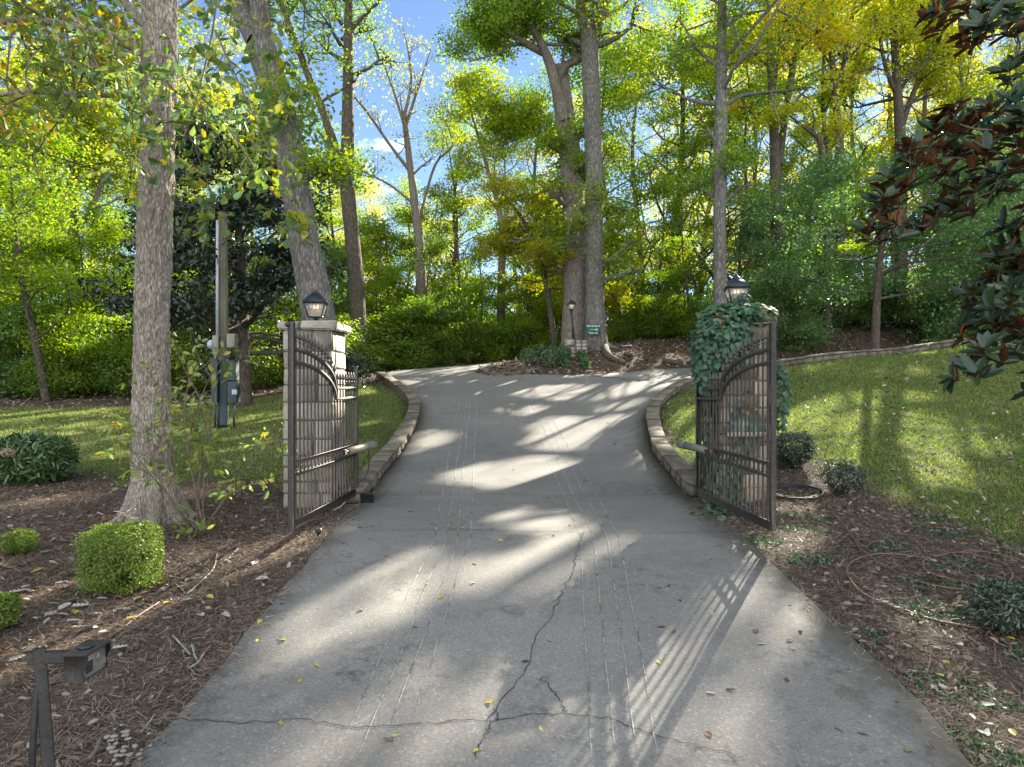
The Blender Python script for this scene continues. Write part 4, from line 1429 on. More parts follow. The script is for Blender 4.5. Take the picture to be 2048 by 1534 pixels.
# post lamp on its stone block at the island
b = G(1152, 700)
pl_x, pl_y = (1146 - CX) * 27.6 / F, 27.6
zz = P(0, 690, 27.6)[2]
zt = P(0, 681, 27.6)[2]
r = thing('lamp_plinth', (pl_x + .05, pl_y, zz - .3), 'small block-stone plinth at the foot of the post lamp', 'plinth')
m1, m2 = MB(), MB()
gz0 = float(H(pl_x, pl_y)) - .1
ncx = 4
zc = gz0
while zc < zt - .02:
    h = min(.14, zt - zc)
    for i in range(ncx):
        w = .92 / ncx
        m1.cbox((pl_x - .36 + w * (i + .5), pl_y, zc + h / 2), (w - .012, .55, h - .012), None, .015, .006)
    zc += h
m1.build('stone_courses', M_STONE, r)
m2.cbox((pl_x - .12, pl_y - .02, zt - .1), (.3, .6, .22), None, .015, .006).build('centre_block', M_STONE, r)
r = thing('post_lamp', (pl_x - .05, pl_y, zt), 'slim black post lamp in front of the broken oak', 'street lamp')
x0, x1 = P(1148, 681, 27.6), P(1143, 622, 27.6)
MB().tube([x0 - (0, 0, .1), x0 * .5 + x1 * .5, x1], [.055, .042, .036], 10).build('pole', M_LAMP, r, True)
MB().lathe([(.09, 0), (.09, .05), (.06, .1)], x0, 12).build('foot', M_LAMP, r, True)
lantern_parts(r, x1, x1[2], 1.0, .1, .05)

# entrance sign on the oak
sc = P(1187, 659, 27.75)
r = thing('entrance_sign', sc, 'green wooden sign with white lettering and arrow fixed to the oak', 'sign')
SR = rotz(.05)
MB().cbox(sc, (.56, .035, .43), SR, .006).build('board', mat_simple('sign_green', (.012, .075, .062), (.02, .10, .08), 6, .55), r)
M_SIGNW = mat_simple('sign_white', (.72, .75, .72), (.6, .64, .6), 10, .6)


def text_part(name, s, size, c, rot, mat, parent, ext=.003):
    cu = bpy.data.curves.new(name, 'FONT')
    cu.body = s
    cu.size = size
    cu.align_x = 'CENTER'
    cu.align_y = 'CENTER'
    cu.extrude = ext
    cu.offset = size * .012
    o = bpy.data.objects.new(name, cu)
    COL.objects.link(o)
    dg = bpy.context.evaluated_depsgraph_get()
    me = bpy.data.meshes.new_from_object(o.evaluated_get(dg))
    bpy.data.objects.remove(o)
    M = Matrix.Translation(Vector(c) - ORG[parent.name]) @ rot.to_4x4()
    me.transform(M)
    me.materials.clear()
    me.materials.append(mat)
    return link(name, me, parent)


TR = Matrix.Rotation(.05, 3, 'Z') @ Matrix.Rotation(math.pi / 2, 3, 'X')
text_part('lettering', 'ENTRANCE', .105, sc + (0, -.022, .135), TR, M_SIGNW, r)
text_part('lettering', 'Soap Lab', .095, sc + (0, -.022, -.14), TR, M_SIGNW, r)
ar = MB()
ar.prism([(-.2, 0), (-.12, .06), (-.135, .012), (.06, .012), (.06, -.012), (-.135, -.012), (-.12, -.06)], .006, sc + (0, -.021, 0))
for k in range(3):
    o = .07 + k * .045
    ar.prism([(o - .03, 0), (o + .02, .05), (o + .04, .05), (o - .005, 0), (o + .04, -.05), (o + .02, -.05)], .006, sc + (0, -.021, 0))
ar.build('arrow', M_SIGNW, r)


# ------------------------------------------------------------------ gates
def gate(hx, hy, ex, ey, z0, label, roadside, knob):
    root = thing('iron_gate', (hx, hy, z0), label, 'gate', None)
    U = np.array((ex - hx, ey - hy, 0.))
    L = float(np.linalg.norm(U))
    U = U / L
    W = np.array((-U[1], U[0], 0.)) * roadside
    Mx = np.column_stack([U, np.cross((0, 0, 1.), U), (0, 0, 1.)])
    o = np.array((hx, hy, z0))
    p = lambda u, w, z: o + U * u + W * w + np.array((0, 0, z))

    def arc(u, z0_, dz):
        t = np.clip((u - .92) / (L - .92), 0, 1)
        return z0_ + dz * np.sqrt(np.clip(1 - (1 - t) ** 2, 0, 1))
    MB().cbox(p(0, 0, .93), (.055, .055, 1.86), Mx, .004).build('hinge_post', M_IRON, root)
    MB().cbox(p(L, 0, 1.14), (.062, .062, 2.28), Mx, .004).build('end_post', M_IRON, root)
    MB().cbox(p(L / 2, 0, .05), (L - .06, .045, .1), Mx, .004).build('bottom_rail', M_IRON, root)
    for z in (.59, .735):
        MB().cbox(p(L / 2, 0, z), (L - .06, .04, .032), Mx, .004).build('middle_rail', M_IRON, root)
    for za, dz in ((1.544, .442), (1.406, .436)):
        us = np.concatenate([[.03, .5, .915], .92 + (L - .95) * (1 - np.cos(np.linspace(.02, math.pi / 2, 16)))])
        us = np.unique(np.clip(us, .03, L - .03))
        m = MB()
        V = []
        for u in us:
            z = float(arc(u, za, dz))
            e = 1e-2
            sl = np.array((2 * e, 0, float(arc(u + e, za, dz) - arc(u - e, za, dz))))
            sl = sl / np.linalg.norm(sl)
            nn = np.array((-sl[2], 0, sl[0])) * .019
            for (a, b_) in ((-1, -1), (1, -1), (1, 1), (-1, 1)):
                V.append(p(u + nn[0] * b_, a * .022, z + nn[2] * b_))
        n = len(us)
        Fs = [(i * 4 + k, i * 4 + (k + 1) % 4, i * 4 + 4 + (k + 1) % 4, i * 4 + 4 + k) for i in range(n - 1) for k in range(4)]
        Fs += [(0, 1, 2, 3), tuple(n * 4 - 4 + k for k in (3, 2, 1, 0))]
        m.add(np.array(V), Fs)
        m.build('arched_rail', M_IRON, root)
    npk = 19
    us = np.linspace(0, L, npk + 2)[1:-1]
    for u in us:
        zt_ = float(arc(u, 1.544, .442)) + .085
        pk = MB().cbox(p(u, 0, (.1 + zt_) / 2), (.018, .018, zt_ - .1), Mx, .002).build('picket', M_IRON, root)
        f = MB()
        f.lathe([(.012, 0), (.02, .004), (.02, .014), (.011, .02), (.014, .035), (.027, .05), (.022, .075), (.012, .115), (.002, .15)], p(u, 0, zt_ - .005), 8)
        f.build('finial', M_IRON, pk)
    gaps = np.concatenate([[0.03], us, [L - .03]])
    for a, b_ in zip(gaps[:-1], gaps[1:]):
        MB().torus(p((a + b_) / 2, 0, .662), .043, .007, Mx, 14, 5, 1.28).build('ring', M_IRON, root)
    for z in (.3, 1.3):
        MB().tube([p(-.02, 0, z), p(-.06, -.02, z), p(-.1, -.03, z)], .022, 8).build('hinge', M_IRON, root)
    if knob:
        MB().lathe([(.004, -.02), (.026, -.01), (.03, .01), (.02, .028), (.004, .034)], p(L + .045, -.03, 2.24), 10).build('stop_knob', M_CABLE, root, True)
    return p, L


gl, LG = gate(-2.257, 9.91, -2.414, 7.5, .123, 'black iron gate swung open in front of the pale left pillar', 1, True)
gr_, LR = gate(2.69, 9.91, 2.852, 7.5, .115, 'black iron gate swung open in front of the ivy-clad right pillar', -1, False)

M_TAN = mat_simple('tan_paint', (.22, .175, .125), (.27, .22, .16), 12, .45, 0, .03)
M_GREYP = mat_simple('grey_plastic', (.12, .115, .10), (.16, .15, .135), 12, .5)


def opener(a, b, body, cap, label, cable=None):
    a, b = np.array(a), np.array(b)
    root = thing('gate_opener', a, label, 'gate opener')
    ax = nrm(b - a)
    L = np.linalg.norm(b - a)
    q = lambda t: a + ax * t
    MB().tube([q(.02), q(.03), q(L * .4), q(L * .72), q(L * .725)], [.03, .05, .052, .052, .03], 16).build('housing', body, root, True)
    MB().tube([q(L * .725), q(L * .73), q(L * .76), q(L * .96), q(L), q(L + .01)], [.03, .058, .062, .06, .045, .01], 16).build('end_cap', cap, root, True)
    MB().tube([q(-.14), q(-.06), q(.03)], [.014, .014, .014], 8).build('piston_rod', M_IRON, root, True)
    MB().cbox(q(-.14) + (0, 0, .0), (.05, .1, .07), None, .004).build('bracket', M_IRON, root)
    if cable is not None:
        MB().tube(smooth_path(cable, 6), .009, 7).build('cable', M_CABLE, root, True)
    return root


opener(P(690, 902, 9.25) + (.05, 0, 0), P(742, 889, 10.15) + (.05, 0, 0), M_TAN, M_GREYP, 'tan tubular opener arm on the left gate with a hanging cable',
       [P(738, 895, 10.1), P(738, 930, 10.1), P(730, 955, 10.05), P(714, 968, 9.95), P(706, 972, 9.95)])
opener(P(1419, 901, 9.25) - (.05, 0, 0), P(1364, 887, 10.15) - (.05, 0, 0), M_GREYP, M_GREYP, 'grey tubular opener arm on the right gate')
g0 = on(-2.2, 10.0)
r = thing('hinge_ground_box', g0, 'black ground box under the hinge of the left gate', 'box')
MB().cbox(g0 + (0.06, 0, .06), (.24, .16, .18), rotz(.1), .01).build('box_body', M_CABLE, r)
MB().lathe([(.07, 0), (.075, .012), (.06, .03)], g0 + (.04, 0, .162), 14).build('lid', M_IRON, r, True)
gcab = [g0 + (-.12, -.1, .35), g0 + (-.13, -.22, .18), g0 + (-.17, -.42, .06), g0 + (-.25, -.6, .02)]
tag(MB().tube(smooth_path(gcab, 5), .012, 8).build('conduit_hose', mat_simple('pale_hose', (.3, .31, .32), None, 9, .5), None, True), 'pale grey conduit looping down under the left gate', 'conduit')

# ------------------------------------------------------------------ utility pole with meters
ux, uy = P(447, 855, 17)[0], 17
uz = float(H(ux, uy))
r = thing('utility_pole', (ux, uy, uz), 'weathered wooden utility pole with meter boxes on the left lawn', 'utility pole')
B_POLE = mat_bark('pole_wood', (.07, .066, .042), (.14, .13, .088), (.2, .185, .13), 26, .8, .1, .4)
MB().tube([(ux, uy, uz - .3), (ux, uy, uz + 2), (ux - .01, uy, uz + 4), (ux - .02, uy, P(0, 425, 17)[2])], [.125, .12, .112, .105], 16).build('pole', B_POLE, r, True)
M_CONDUIT = mat_simple('grey_conduit', (.42, .45, .47), (.34, .36, .38), 8, .45)
M_BOXW = mat_simple('beige_box', (.28, .25, .2), (.22, .2, .16), 7, .5)
M_BOXG = mat_simple('dark_green_box', (.025, .042, .04), (.04, .058, .055), 7, .5)
y1 = uy - .17
c = lambda px, py, d=y1: P(px, py, d)
MB().tube([c(434.5, 672), c(434.5, 560), c(435, 440)], .035, 10).build('conduit', M_CONDUIT, r, True)


def bx(name, a0, r0, a1, r1, dep, mat, d=y1):
    p0, p1 = c(a0, r1, d), c(a1, r0, d)
    return MB().cbox(((p0[0] + p1[0]) / 2, d, (p0[2] + p1[2]) / 2), (abs(p1[0] - p0[0]), dep, abs(p1[2] - p0[2])), None, .01).build(name, mat, r)


mtr = bx('meter_box', 427, 671, 440, 709, .16, M_BOXW)
MB().tube([c(427, 689), c(421, 689), c(417, 689)], [.12, .115, .09], 16).build('meter_glass', mat_simple('meter_glass', (.45, .5, .52), None, 9, .15), mtr, True)
bx('junction_box', 456, 668, 473, 695, .18, M_BOXW)
bx('terminal_box', 449, 703, 464, 717, .16, M_CABLE, y1 - .06)
bx('service_panel', 426, 719, 439, 804, .22, M_BOXG)
bx('service_panel', 457, 721, 475, 761, .22, M_BOXG)
sp = bx('service_panel', 458, 763, 477, 806, .22, M_BOXG)
q0 = c(469, 784, y1 - .113)
MB().cbox(q0, (.13, .006, .12), None, .001).build('sticker', mat_simple('white_sticker', (.4, .43, .45), (.32, .35, .37), 30, .5), sp)
bx('riser_cover', 440, 719, 456, 850, .08, M_BOXG, y1 + .0)
for px in (430, 436, 442, 450, 468):
    MB().tube([c(px, 800), c(px, 830), c(px, 858)], .026, 8).build('riser_pipe', M_BOXG, r, True)
cab = [P(446, 430, 17), P(330, 395, 16.5), P(215, 347, 15.8), P(100, 310, 15), P(0, 275, 14.5), P(-150, 205, 13.6)]
tag(MB().tube(smooth_path(cab, 6), .014, 6).build('overhead_cable', M_CABLE, None, True), 'thin black overhead cable sagging from the utility pole to the left', 'cable')

# ------------------------------------------------------------------ keypad pedestal
kz = float(H(-2.1, 3.2))
r = thing('keypad_pedestal', (-2.1, 3.2, kz), 'dark gooseneck pedestal carrying a steel entry keypad at lower left', 'keypad pedestal')
M_PED = mat_simple('rough_black_powdercoat', (.022, .02, .018), (.05, .042, .034), 60, .7, .1, .25)
p0, p1 = P(114, 1735, 3.2), P(79, 1306, 3.2)
ax = nrm(p1 - p0)
Mp = np.column_stack([nrm(np.cross((0, 1., 0), ax)), np.cross(ax, nrm(np.cross((0, 1., 0), ax))), ax]) @ rotz(.62)
MB().cbox((p0 + p1) / 2 - ax * .03, (.053, .053, float(np.linalg.norm(p1 - p0)) + .1), Mp, .004).build('post', M_PED, r)
a0, a1 = p1 + (-.025, -.01, -.018), np.array((-2.07, 3.25, P(0, 1318, 3.22)[2]))
dv = nrm(a1 - a0)
Ma = np.column_stack([dv, nrm(np.cross((0, 0, 1.), dv)), np.cross(dv, nrm(np.cross((0, 0, 1.), dv)))])
MB().cbox((a0 + a1) / 2, (float(np.linalg.norm(a1 - a0)) + .03, .05, .05), Ma, .004).build('arm', M_PED, r)
br = [P(64, 1560, 3.15), P(66, 1480, 3.15), P(72, 1400, 3.17), P(79, 1360, 3.19)]
MB().tube(smooth_path([P(60, 1735, 3.15)] + br, 4), .014, 8).build('cable', M_CABLE, r, True)
hx0, hx1, hy0, hy1, hz0, hz1 = -2.06, -1.962, 3.15, 3.335, .335, .463
hood = MB()
hood.cbox(((hx0 + hx1) / 2, (hy0 + hy1) / 2, hz1 - .004), (hx1 - hx0 + .02, hy1 - hy0, .010), None, .002)
hood.cbox((hx0 + .004, (hy0 + hy1) / 2, (hz0 + hz1) / 2 - .004), (.01, hy1 - hy0, hz1 - hz0 - .012), None, .002)
hood.cbox(((hx0 + hx1) / 2, (hy0 + hy1) / 2, hz0 + .004), (hx1 - hx0 - .02, hy1 - hy0 - .012, .008), None, .002)
prof = [(hx0 - .001, hz0 - .001), (hx1 - .006, hz0 - .001), (hx1 - .014, (hz0 + hz1) / 2 - .02), (hx1 + .008, (hz0 + hz1) / 2 + .02), (hx1 + .01, hz1 - .010), (hx0 - .001, hz1 - .010)]
for yy in (hy0 + .002, hy1 - .002):
    hood.prism(prof, .006, (0, yy, 0))
hood.build('hood', M_PED, r)
MB().lathe([(.034, 0), (.034, .014), (.03, .016)], ((hx0 + hx1) / 2, (hy0 + hy1) / 2 - .01, hz1 + .0015), 20).build('top_disc', M_CABLE, r, True)
fp = MB().cbox((hx1 - .016, (hy0 + hy1) / 2, (hz0 + hz1) / 2 - .002), (.008, hy1 - hy0 - .014, hz1 - hz0 - .02), None, .001).build('faceplate', mat_simple('brushed_steel', (.42, .39, .33), (.5, .46, .4), 30, .38, .6, .02), r)
ks = MB()
for i in range(3):
    for j in range(4):
        MB().cbox((hx1 - .010, hy0 + .032 + i * .017, hz0 + .075 - j * .0135), (.006, .012, .009), None, .001).build('key', M_CABLE, fp)
MB().tube([(hx1 - .0125, hy1 - .06, hz0 + .075), (hx1 - .011, hy1 - .06, hz0 + .075), (hx1 - .0095, hy1 - .06, hz0 + .075)], .024, 20).build('speaker_grille', mat_simple('grille', (.2, .19, .17), (.3, .28, .25), 300, .5, .5), fp)
for yy, z in ((hy0 + .02, hz1 - .026), (hy1 - .02, hz1 - .026), (hy0 + .02, hz0 + .02), (hy1 - .02, hz0 + .02)):
    MB().tube([(hx1 - .0125, yy, z), (hx1 - .011, yy, z), (hx1 - .0095, yy, z)], .005, 10).build('screw', M_IRON, fp)

# ------------------------------------------------------------------ shrubs in the beds
def tint(o):
    return o


def clipped_bush(name, c, size, n, leaf, mat, label, cat='hedge', kind='diamond', box=.75, rough=.06, vase=0):
    c = np.array(c)
    root = thing(name, c, label, cat)
    w, d, h = size
    u = rand_dirs(n)
    kk = 2 / (1 - box)
    p = u / (np.abs(u) ** kk).sum(1, keepdims=True) ** (1 / kk)
    f = rng.uniform(0, 1, n) ** .35
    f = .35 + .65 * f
    ph = rng.uniform(0, 6, 4)
    wob = 1 + rough * (np.sin(u[:, :1] * 7 + ph[0]) * np.cos(u[:, 1:2] * 6 + ph[1]) + .6 * np.sin(u[:, 2:] * 11 + ph[2]) * np.cos(u[:, :1] * 13 + ph[3])) + rng.normal(0, .03, (n, 1)) + (rng.random((n, 1)) < .03) * rng.uniform(0, .14, (n, 1))
    pos = p * f[:, None] * wob * np.array((w / 2, d / 2, h / 2)) + (0, 0, h / 2 + .03)
    pos[:, :2] *= (1 - vase * (1 - pos[:, 2:] / h))
    if rough > .08:
        kk_ = rng.random((26, 3)) * (w, d, h) + (-w / 2, -d / 2, 0)
        for c__ in kk_[:16]:
            pos = pos[(np.linalg.norm(pos - c__, axis=1) > .13 * w) | (rng.random(len(pos)) < .2)]
        n = len(pos)
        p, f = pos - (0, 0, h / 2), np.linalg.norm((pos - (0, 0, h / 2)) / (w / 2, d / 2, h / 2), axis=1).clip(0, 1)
    out = nrm(p)
    nor = nrm(out * .8 + rng.normal(0, .7, (n, 3)) + (0, 0, .35))
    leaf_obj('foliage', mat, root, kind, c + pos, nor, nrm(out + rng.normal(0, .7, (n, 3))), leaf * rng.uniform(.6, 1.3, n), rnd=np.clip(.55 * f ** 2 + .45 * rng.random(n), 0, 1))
    mb = MB()
    for k in range(16):
        a = k * 2.4
        e = c + (math.cos(a) * w * .33, math.sin(a) * d * .33, h * rng.uniform(.55, .85))
        mb.tube([c + (math.cos(a) * .04, math.sin(a) * .04, -.05), (c + e) / 2 + rng.normal(0, .02, 3), e], [.009, .006, .003], 4)
    mb.build('stem', B_TWIG, root, True)
    return root


def bush_px(x0, x1, r0, r1, dep=None):
    g = G((x0 + x1) / 2, r1 - 4)
    w = (x1 - x0) * g[1] / F
    h = (r1 - r0) * g[1] / F
    return (g[0], g[1] + w * .42, float(H(g[0], g[1] + w * .42))), w, h


c0, w, h = bush_px(148, 306, 1075, 1200)
c0 = (c0[0] - .02, c0[1] - .12, c0[2])
w *= .84
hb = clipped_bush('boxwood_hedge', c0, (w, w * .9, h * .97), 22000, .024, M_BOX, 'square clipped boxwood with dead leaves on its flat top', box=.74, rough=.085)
hb.rotation_euler = (0, 0, .22)
c1, w, h = bush_px(-18, 52, 1074, 1122)
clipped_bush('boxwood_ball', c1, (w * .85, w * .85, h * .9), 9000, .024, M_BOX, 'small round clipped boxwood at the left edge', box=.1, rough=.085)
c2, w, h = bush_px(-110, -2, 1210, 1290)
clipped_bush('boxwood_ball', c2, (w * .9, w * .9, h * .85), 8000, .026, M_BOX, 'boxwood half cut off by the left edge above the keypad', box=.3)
c3, w, h = bush_px(1556, 1648, 884, 950)
clipped_bush('dark_shrub', c3, (w, w * .9, h), 7000, .038, M_DARKSHR, 'dark flat-topped shrub beside the right gate on the lawn edge', 'shrub', box=.3, rough=.1, vase=.45)
c4, w, h = bush_px(1655, 1752, 945, 1008)
clipped_bush('dark_shrub', c4, (w, w * .8, h + .04), 4200, .036, M_DARKSHR, 'loose thin dark shrub between the black hose coil and the lawn', 'shrub', box=.1, rough=.14, vase=.4)
c5, w, h = bush_px(1985, 2140, 1195, 1300)
clipped_bush('yew_shrub', c5, (w * .9, w * .8, h * .85), 11000, .042, M_DARKSHR, 'needle-leaved shrub at the right edge beside the brown hose', 'shrub', 'lance', box=.1, rough=.12)
c6, w, h = bush_px(-100, 96, 880, 985)
clipped_bush('rhododendron_bush', c6, (w * .86, w * .7, h * .9), 2700, .13, M_RHODO, 'broad-leaved dark green bush at the left edge behind the mulch', 'shrub', 'lance', box=.3)
fh = P(16, 905, c6[1] - .55)
r = thing('dried_flower_head', fh, 'faded pinkish hydrangea flower head on the dark green bush', 'flower')
q = rand_dirs(240)
leaf_obj('petals', mat_leaf('faded_petal', [(0, (.3, .2, .12)), (1, (.5, .38, .28))], .3, .02), r, 'oval', fh + q * np.array((.1, .1, .065)), q, rand_dirs(240), .03)
MB().tube([fh, fh + (.03, .15, -.2), fh + (.06, .3, -.45)], .006, 5).build('stem', B_TWIG, r, True)
isl = [(1055, 712, 30), (1104, 712, 38), (1128, 706, 26), (1126, 722, 22), (1163, 712, 18), (1169, 727, 16), (1085, 705, 26)]
ISL_L = ['rounded young shrub at the left tip of the island', 'largest young shrub on the island, left of the plinth', 'upper young shrub touching the plinth', 'young shrub just below the one at the plinth',
         'little shrub between plinth and sign tree', 'lowest little shrub on the island below the sign tree', 'young shrub behind the largest island shrub']
for (px, py, w), lb in zip(isl, ISL_L):
    g = G(px, py + w * .6)
    s = w * g[1] / F
    rr = clipped_bush('young_shrub', g, (s * 1.05, s, s * 1.1), 900, .09, M_ISL, lb, 'shrub', 'lance', box=.05)
    rr['group'] = 'young shrubs planted on the island'

# leggy sapling in front of the near oak
g = G(392, 1078)
r = thing('sapling', g, 'leggy multi-stemmed sapling with yellowing leaves in front of the near oak', 'sapling')
st = [[(385, 1070), (340, 1000), (310, 930), (290, 880), (250, 850)], [(385, 1070), (330, 980), (270, 930), (210, 905)], [(392, 1075), (395, 980), (405, 900), (380, 830), (330, 780), (290, 740)],
      [(395, 1075), (400, 960), (415, 880), (400, 800), (370, 740), (350, 690)], [(398, 1075), (440, 1010), (480, 950), (530, 900), (560, 870)], [(400, 1075), (450, 1000), (500, 970), (545, 955)],
      [(392, 1075), (350, 960), (330, 870), (310, 800)], [(396, 1075), (410, 930), (420, 860), (430, 780), (390, 700)], [(398, 1075), (405, 1000), (430, 930), (470, 900)], [(392, 1075), (380, 900), (400, 800), (440, 720), (455, 690)], [(385, 1070), (310, 960), (240, 870), (205, 845)], [(396, 1075), (370, 860), (380, 760), (410, 730)]]
mb = MB()
pos, dirs = [], []
for k, pl in enumerate(st):
    dd = g[1] + .12 * (k % 5) - .2
    pts = smooth_path([g + (0.01 * k, 0, 0)] + [P(a, b_, dd) for a, b_ in pl[1:]], 5)
    mb.tube(pts, np.linspace(.012, .003, len(pts)), 6)
    for q in pts[len(pts) // 3:]:
        if rng.random() < .7:
            off = rng.normal(0, .14, 3)
            mb.tube([q, q + off * .5 + (0, 0, .02), q + off], [.004, .003, .002], 3, caps=False)
            for _ in range(rng.integers(4, 8)):
                pos.append(q + off * rng.uniform(.4, 1.2) + rng.normal(0, .03, 3))
                dirs.append(nrm(off + rng.normal(0, .1, 3) + (0, 0, -.05)))
for _ in range(46):
    pos.append(g + rng.normal(0, 1, 3) * (.14, .12, .08) + (0, 0, .16))
    dirs.append(rand_dirs(1, (0, 0, .3))[0])
mb.build('stem', B_TWIG, r, True)
pos, dirs = np.array(pos), np.array(dirs)
leaf_obj('foliage', M_SAP, r, 'oval', pos, rand_dirs(len(pos), (0, -.4, .7)), dirs, .1 * rng.uniform(.6, 1.3, len(pos)))

# ------------------------------------------------------------------ ivy on the right pillar
r = thing('ivy', on(3.1, 9.6), 'dense dark ivy swathing the top and left side of the right pillar', 'ivy')
pos, nor = [], []
IV = [((1442, 690, 9.75), (.42, .42, .5), 2300), ((1475, 628, 9.95), (.55, .45, .17), 1100), ((1415, 735, 9.75), (.24, .28, .4), 520), ((1412, 850, 10.0), (.13, .2, .75), 330), ((1425, 960, 9.75), (.2, .2, .45), 120),
      ((1455, 1015, 9.4), (.36, .22, .12), 170), ((1560, 790, 10.0), (.13, .24, .5), 320), ((1520, 640, 9.75), (.2, .1, .12), 50), ((1430, 1030, 9.0), (.35, .2, .06), 90), ((1480, 600, 10.06), (.16, .16, .12), 90),
      ((1468, 960, 9.66), (.12, .04, .4), 80), ((1500, 690, 9.68), (.25, .03, .25), 45), ((1490, 850, 9.68), (.3, .03, .5), 45)]
for (a, b_, d), rad, n in IV:
    q = rand_dirs(n, (0, -.35, .1))
    f = rng.uniform(.6, 1.05, n)
    pp = P(a, b_, d) + q * f[:, None] * np.array(rad)
    pos.append(pp)
    nor.append(nrm(q / np.array(rad) * .3 + (0, -.35, .5) + rng.normal(0, .3, (n, 3))))
pos, nor = np.vstack(pos), np.vstack(nor)
gzv = H(pos[:, 0], pos[:, 1])
pos[:, 2] = np.maximum(pos[:, 2], gzv + .02)
leaf_obj('foliage', M_IVY, r, 'ivy', pos, nor, nrm(rng.normal(0, .4, pos.shape) + (0, -.25, -1)), .08 * rng.uniform(.6, 1.25, len(pos)))
mb = MB()
for k in range(14):
    a = P(1395 + rng.uniform(0, 70), 1000, 9.9)
    b_ = P(1400 + rng.uniform(0, 80), 700, 9.75)
    mb.tube(smooth_path([a, (a + b_) / 2 + rng.normal(0, .07, 3), b_], 6), .007, 5)
mb.build('stem', B_TWIG, r, True)

# ------------------------------------------------------------------ foreground magnolia at right
z3 = [(1500, 90), (1600, 40), (1700, 40), (1560, 130), (1800, 40), (1830, 120), (1950, 60), (2020, 120), (1700, 200), (1780, 220), (2000, 190), (1990, 360), (1970, 460), (2010, 560), (1640, 610), (1600, 700),
      (1560, 740), (1720, 700), (1800, 680), (1890, 650), (1930, 760), (2010, 720), (1370, 830), (1440, 860), (1400, 950), (1510, 930), (1480, 830), (1620, 870), (1700, 900), (1760, 840), (1830, 880), (1930, 900),
      (2010, 960), (1280, 1050), (1340, 1090), (1550, 1000), (1650, 1080), (1730, 960), (1760, 1080), (1860, 1120), (1250, 1180), (1310, 1170), (1210, 1170), (1640, 1200), (1730, 1230), (1550, 1240), (1440, 1320),
      (1120, 1350), (1190, 1390), (1260, 1290), (1380, 1300), (1920, 1450), (2000, 1300), (1990, 1420), (1680, 770), (1850, 780), (1570, 860), (2040, 640), (2040, 830), (1960, 1000)]
z6 = [(1880, 50), (1960, 30), (1780, 230), (1900, 220), (1990, 230), (1740, 290), (1850, 330), (1960, 320), (1760, 350), (1950, 400), (1870, 420), (2020, 480), (1760, 520), (1840, 500), (1720, 440), (1800, 600),
      (1740, 660), (1770, 720), (1830, 610), (2010, 600), (1900, 130), (2010, 120), (1830, 160)]
nodes = [zo(a, b_, 1348, 0) for a, b_ in z3] + [zo(a, b_, 1348, 500) for a, b_ in z6]
extra = [(2060 + rng.uniform(0, 260), rng.uniform(-250, 800)) for _ in range(70)] + [(1850 + rng.uniform(0, 200), rng.uniform(-250, -20)) for _ in range(22)]
W3 = [P(a, b_, 4.9 + .5 * math.sin(a * .031 + b_ * .017) + rng.uniform(-.2, .3)) for a, b_ in nodes] + [P(a, b_, 5.1 + rng.uniform(-.5, .9)) for a, b_ in extra]
tx, ty = P(2330, 700, 5.6)[:2]
r = thing('magnolia_tree', on(tx, ty), 'foreground magnolia with rust-backed glossy leaves reaching in from the right', 'tree')
t = Tree()
p, rr = t.stem([on(tx, ty, -.3), on(tx, ty, 1.2), on(tx + .1, ty + .1, 3.2), on(tx + .05, ty, 6.5)], [.16, .13, .1, .03], 12)
t.bark('trunk', B_GREY, r)
tn = [q for q in p]
W3 = sorted(W3, key=lambda q: -q[0])
mb = MB()
tips = []
for q in W3:
    arr = np.array(tn)
    cost = np.linalg.norm(arr - q, axis=1) + .9 * np.maximum(0, q[0] - arr[:, 0] + .05) * 5 + .6 * np.maximum(0, arr[:, 2] - q[2] - .4)
    j = int(np.argmin(cost))
    a = arr[j]
    mid = (a + q) / 2 + rng.normal(0, .03, 3) + (0, 0, -.02)
    rad = .007 + .006 * min(np.linalg.norm(a - q), 2)
    mb.tube(smooth_path([a, mid, q], 4), np.linspace(rad, .005, 9), 6)
    tn.append(q)
    dq = nrm(q - a + np.array((-.1, -.1, .45)))
    tips.append((q, dq))
    for _ in range(1):
        o3 = np.clip(rng.normal(0, .075, 3), -.1, .1) * (1, 1, .6)
        o3[2] = max(o3[2], -.02)
        mb.tube([q - dq * .08, q + o3 * .5, q + o3], [.005, .004, .003], 4)
        tips.append((q + o3, nrm(dq + o3 * 5)))
mb.build('branches', B_TWIG, r, True)
pos, nor, tan = [], [], []
for q, dq in tips:
    s1 = nrm(np.cross(dq, (0, 0, 1.)))
    s2 = np.cross(s1, dq)
    m = rng.integers(6, 9)
    for k in range(m):
        a = k / m * 6.28 + rng.uniform(-.3, .3)
        op = rng.uniform(.5, 1.5)
        rad = s1 * math.cos(a) + s2 * math.sin(a)
        td = nrm(rad * math.sin(op) + dq * math.cos(op) + (0, 0, -.12))
        pos.append(q - dq * rng.uniform(0, .06))
        tan.append(td)
        nor.append(nrm(dq * math.sin(op) - rad * math.cos(op) + rng.normal(0, .15, 3)))
pos, nor, tan = np.array(pos), np.array(nor), np.array(tan)
nor = nrm(nor - tan * (nor * tan).sum(1, keepdims=True))
sc_ = .138 * rng.uniform(.65, 1.25, len(pos))
rn = rng.random(len(pos))
leaf_obj('leaf_uppers', M_MAGTOP, r, 'oval', pos + nor * .0015, nor, tan, sc_, sc_ * .9, rn, True)
leaf_obj('leaf_undersides', M_MAGBOT, r, 'oval', pos - nor * .0015, nor, tan, sc_ * .99, sc_ * .88, rn, True)

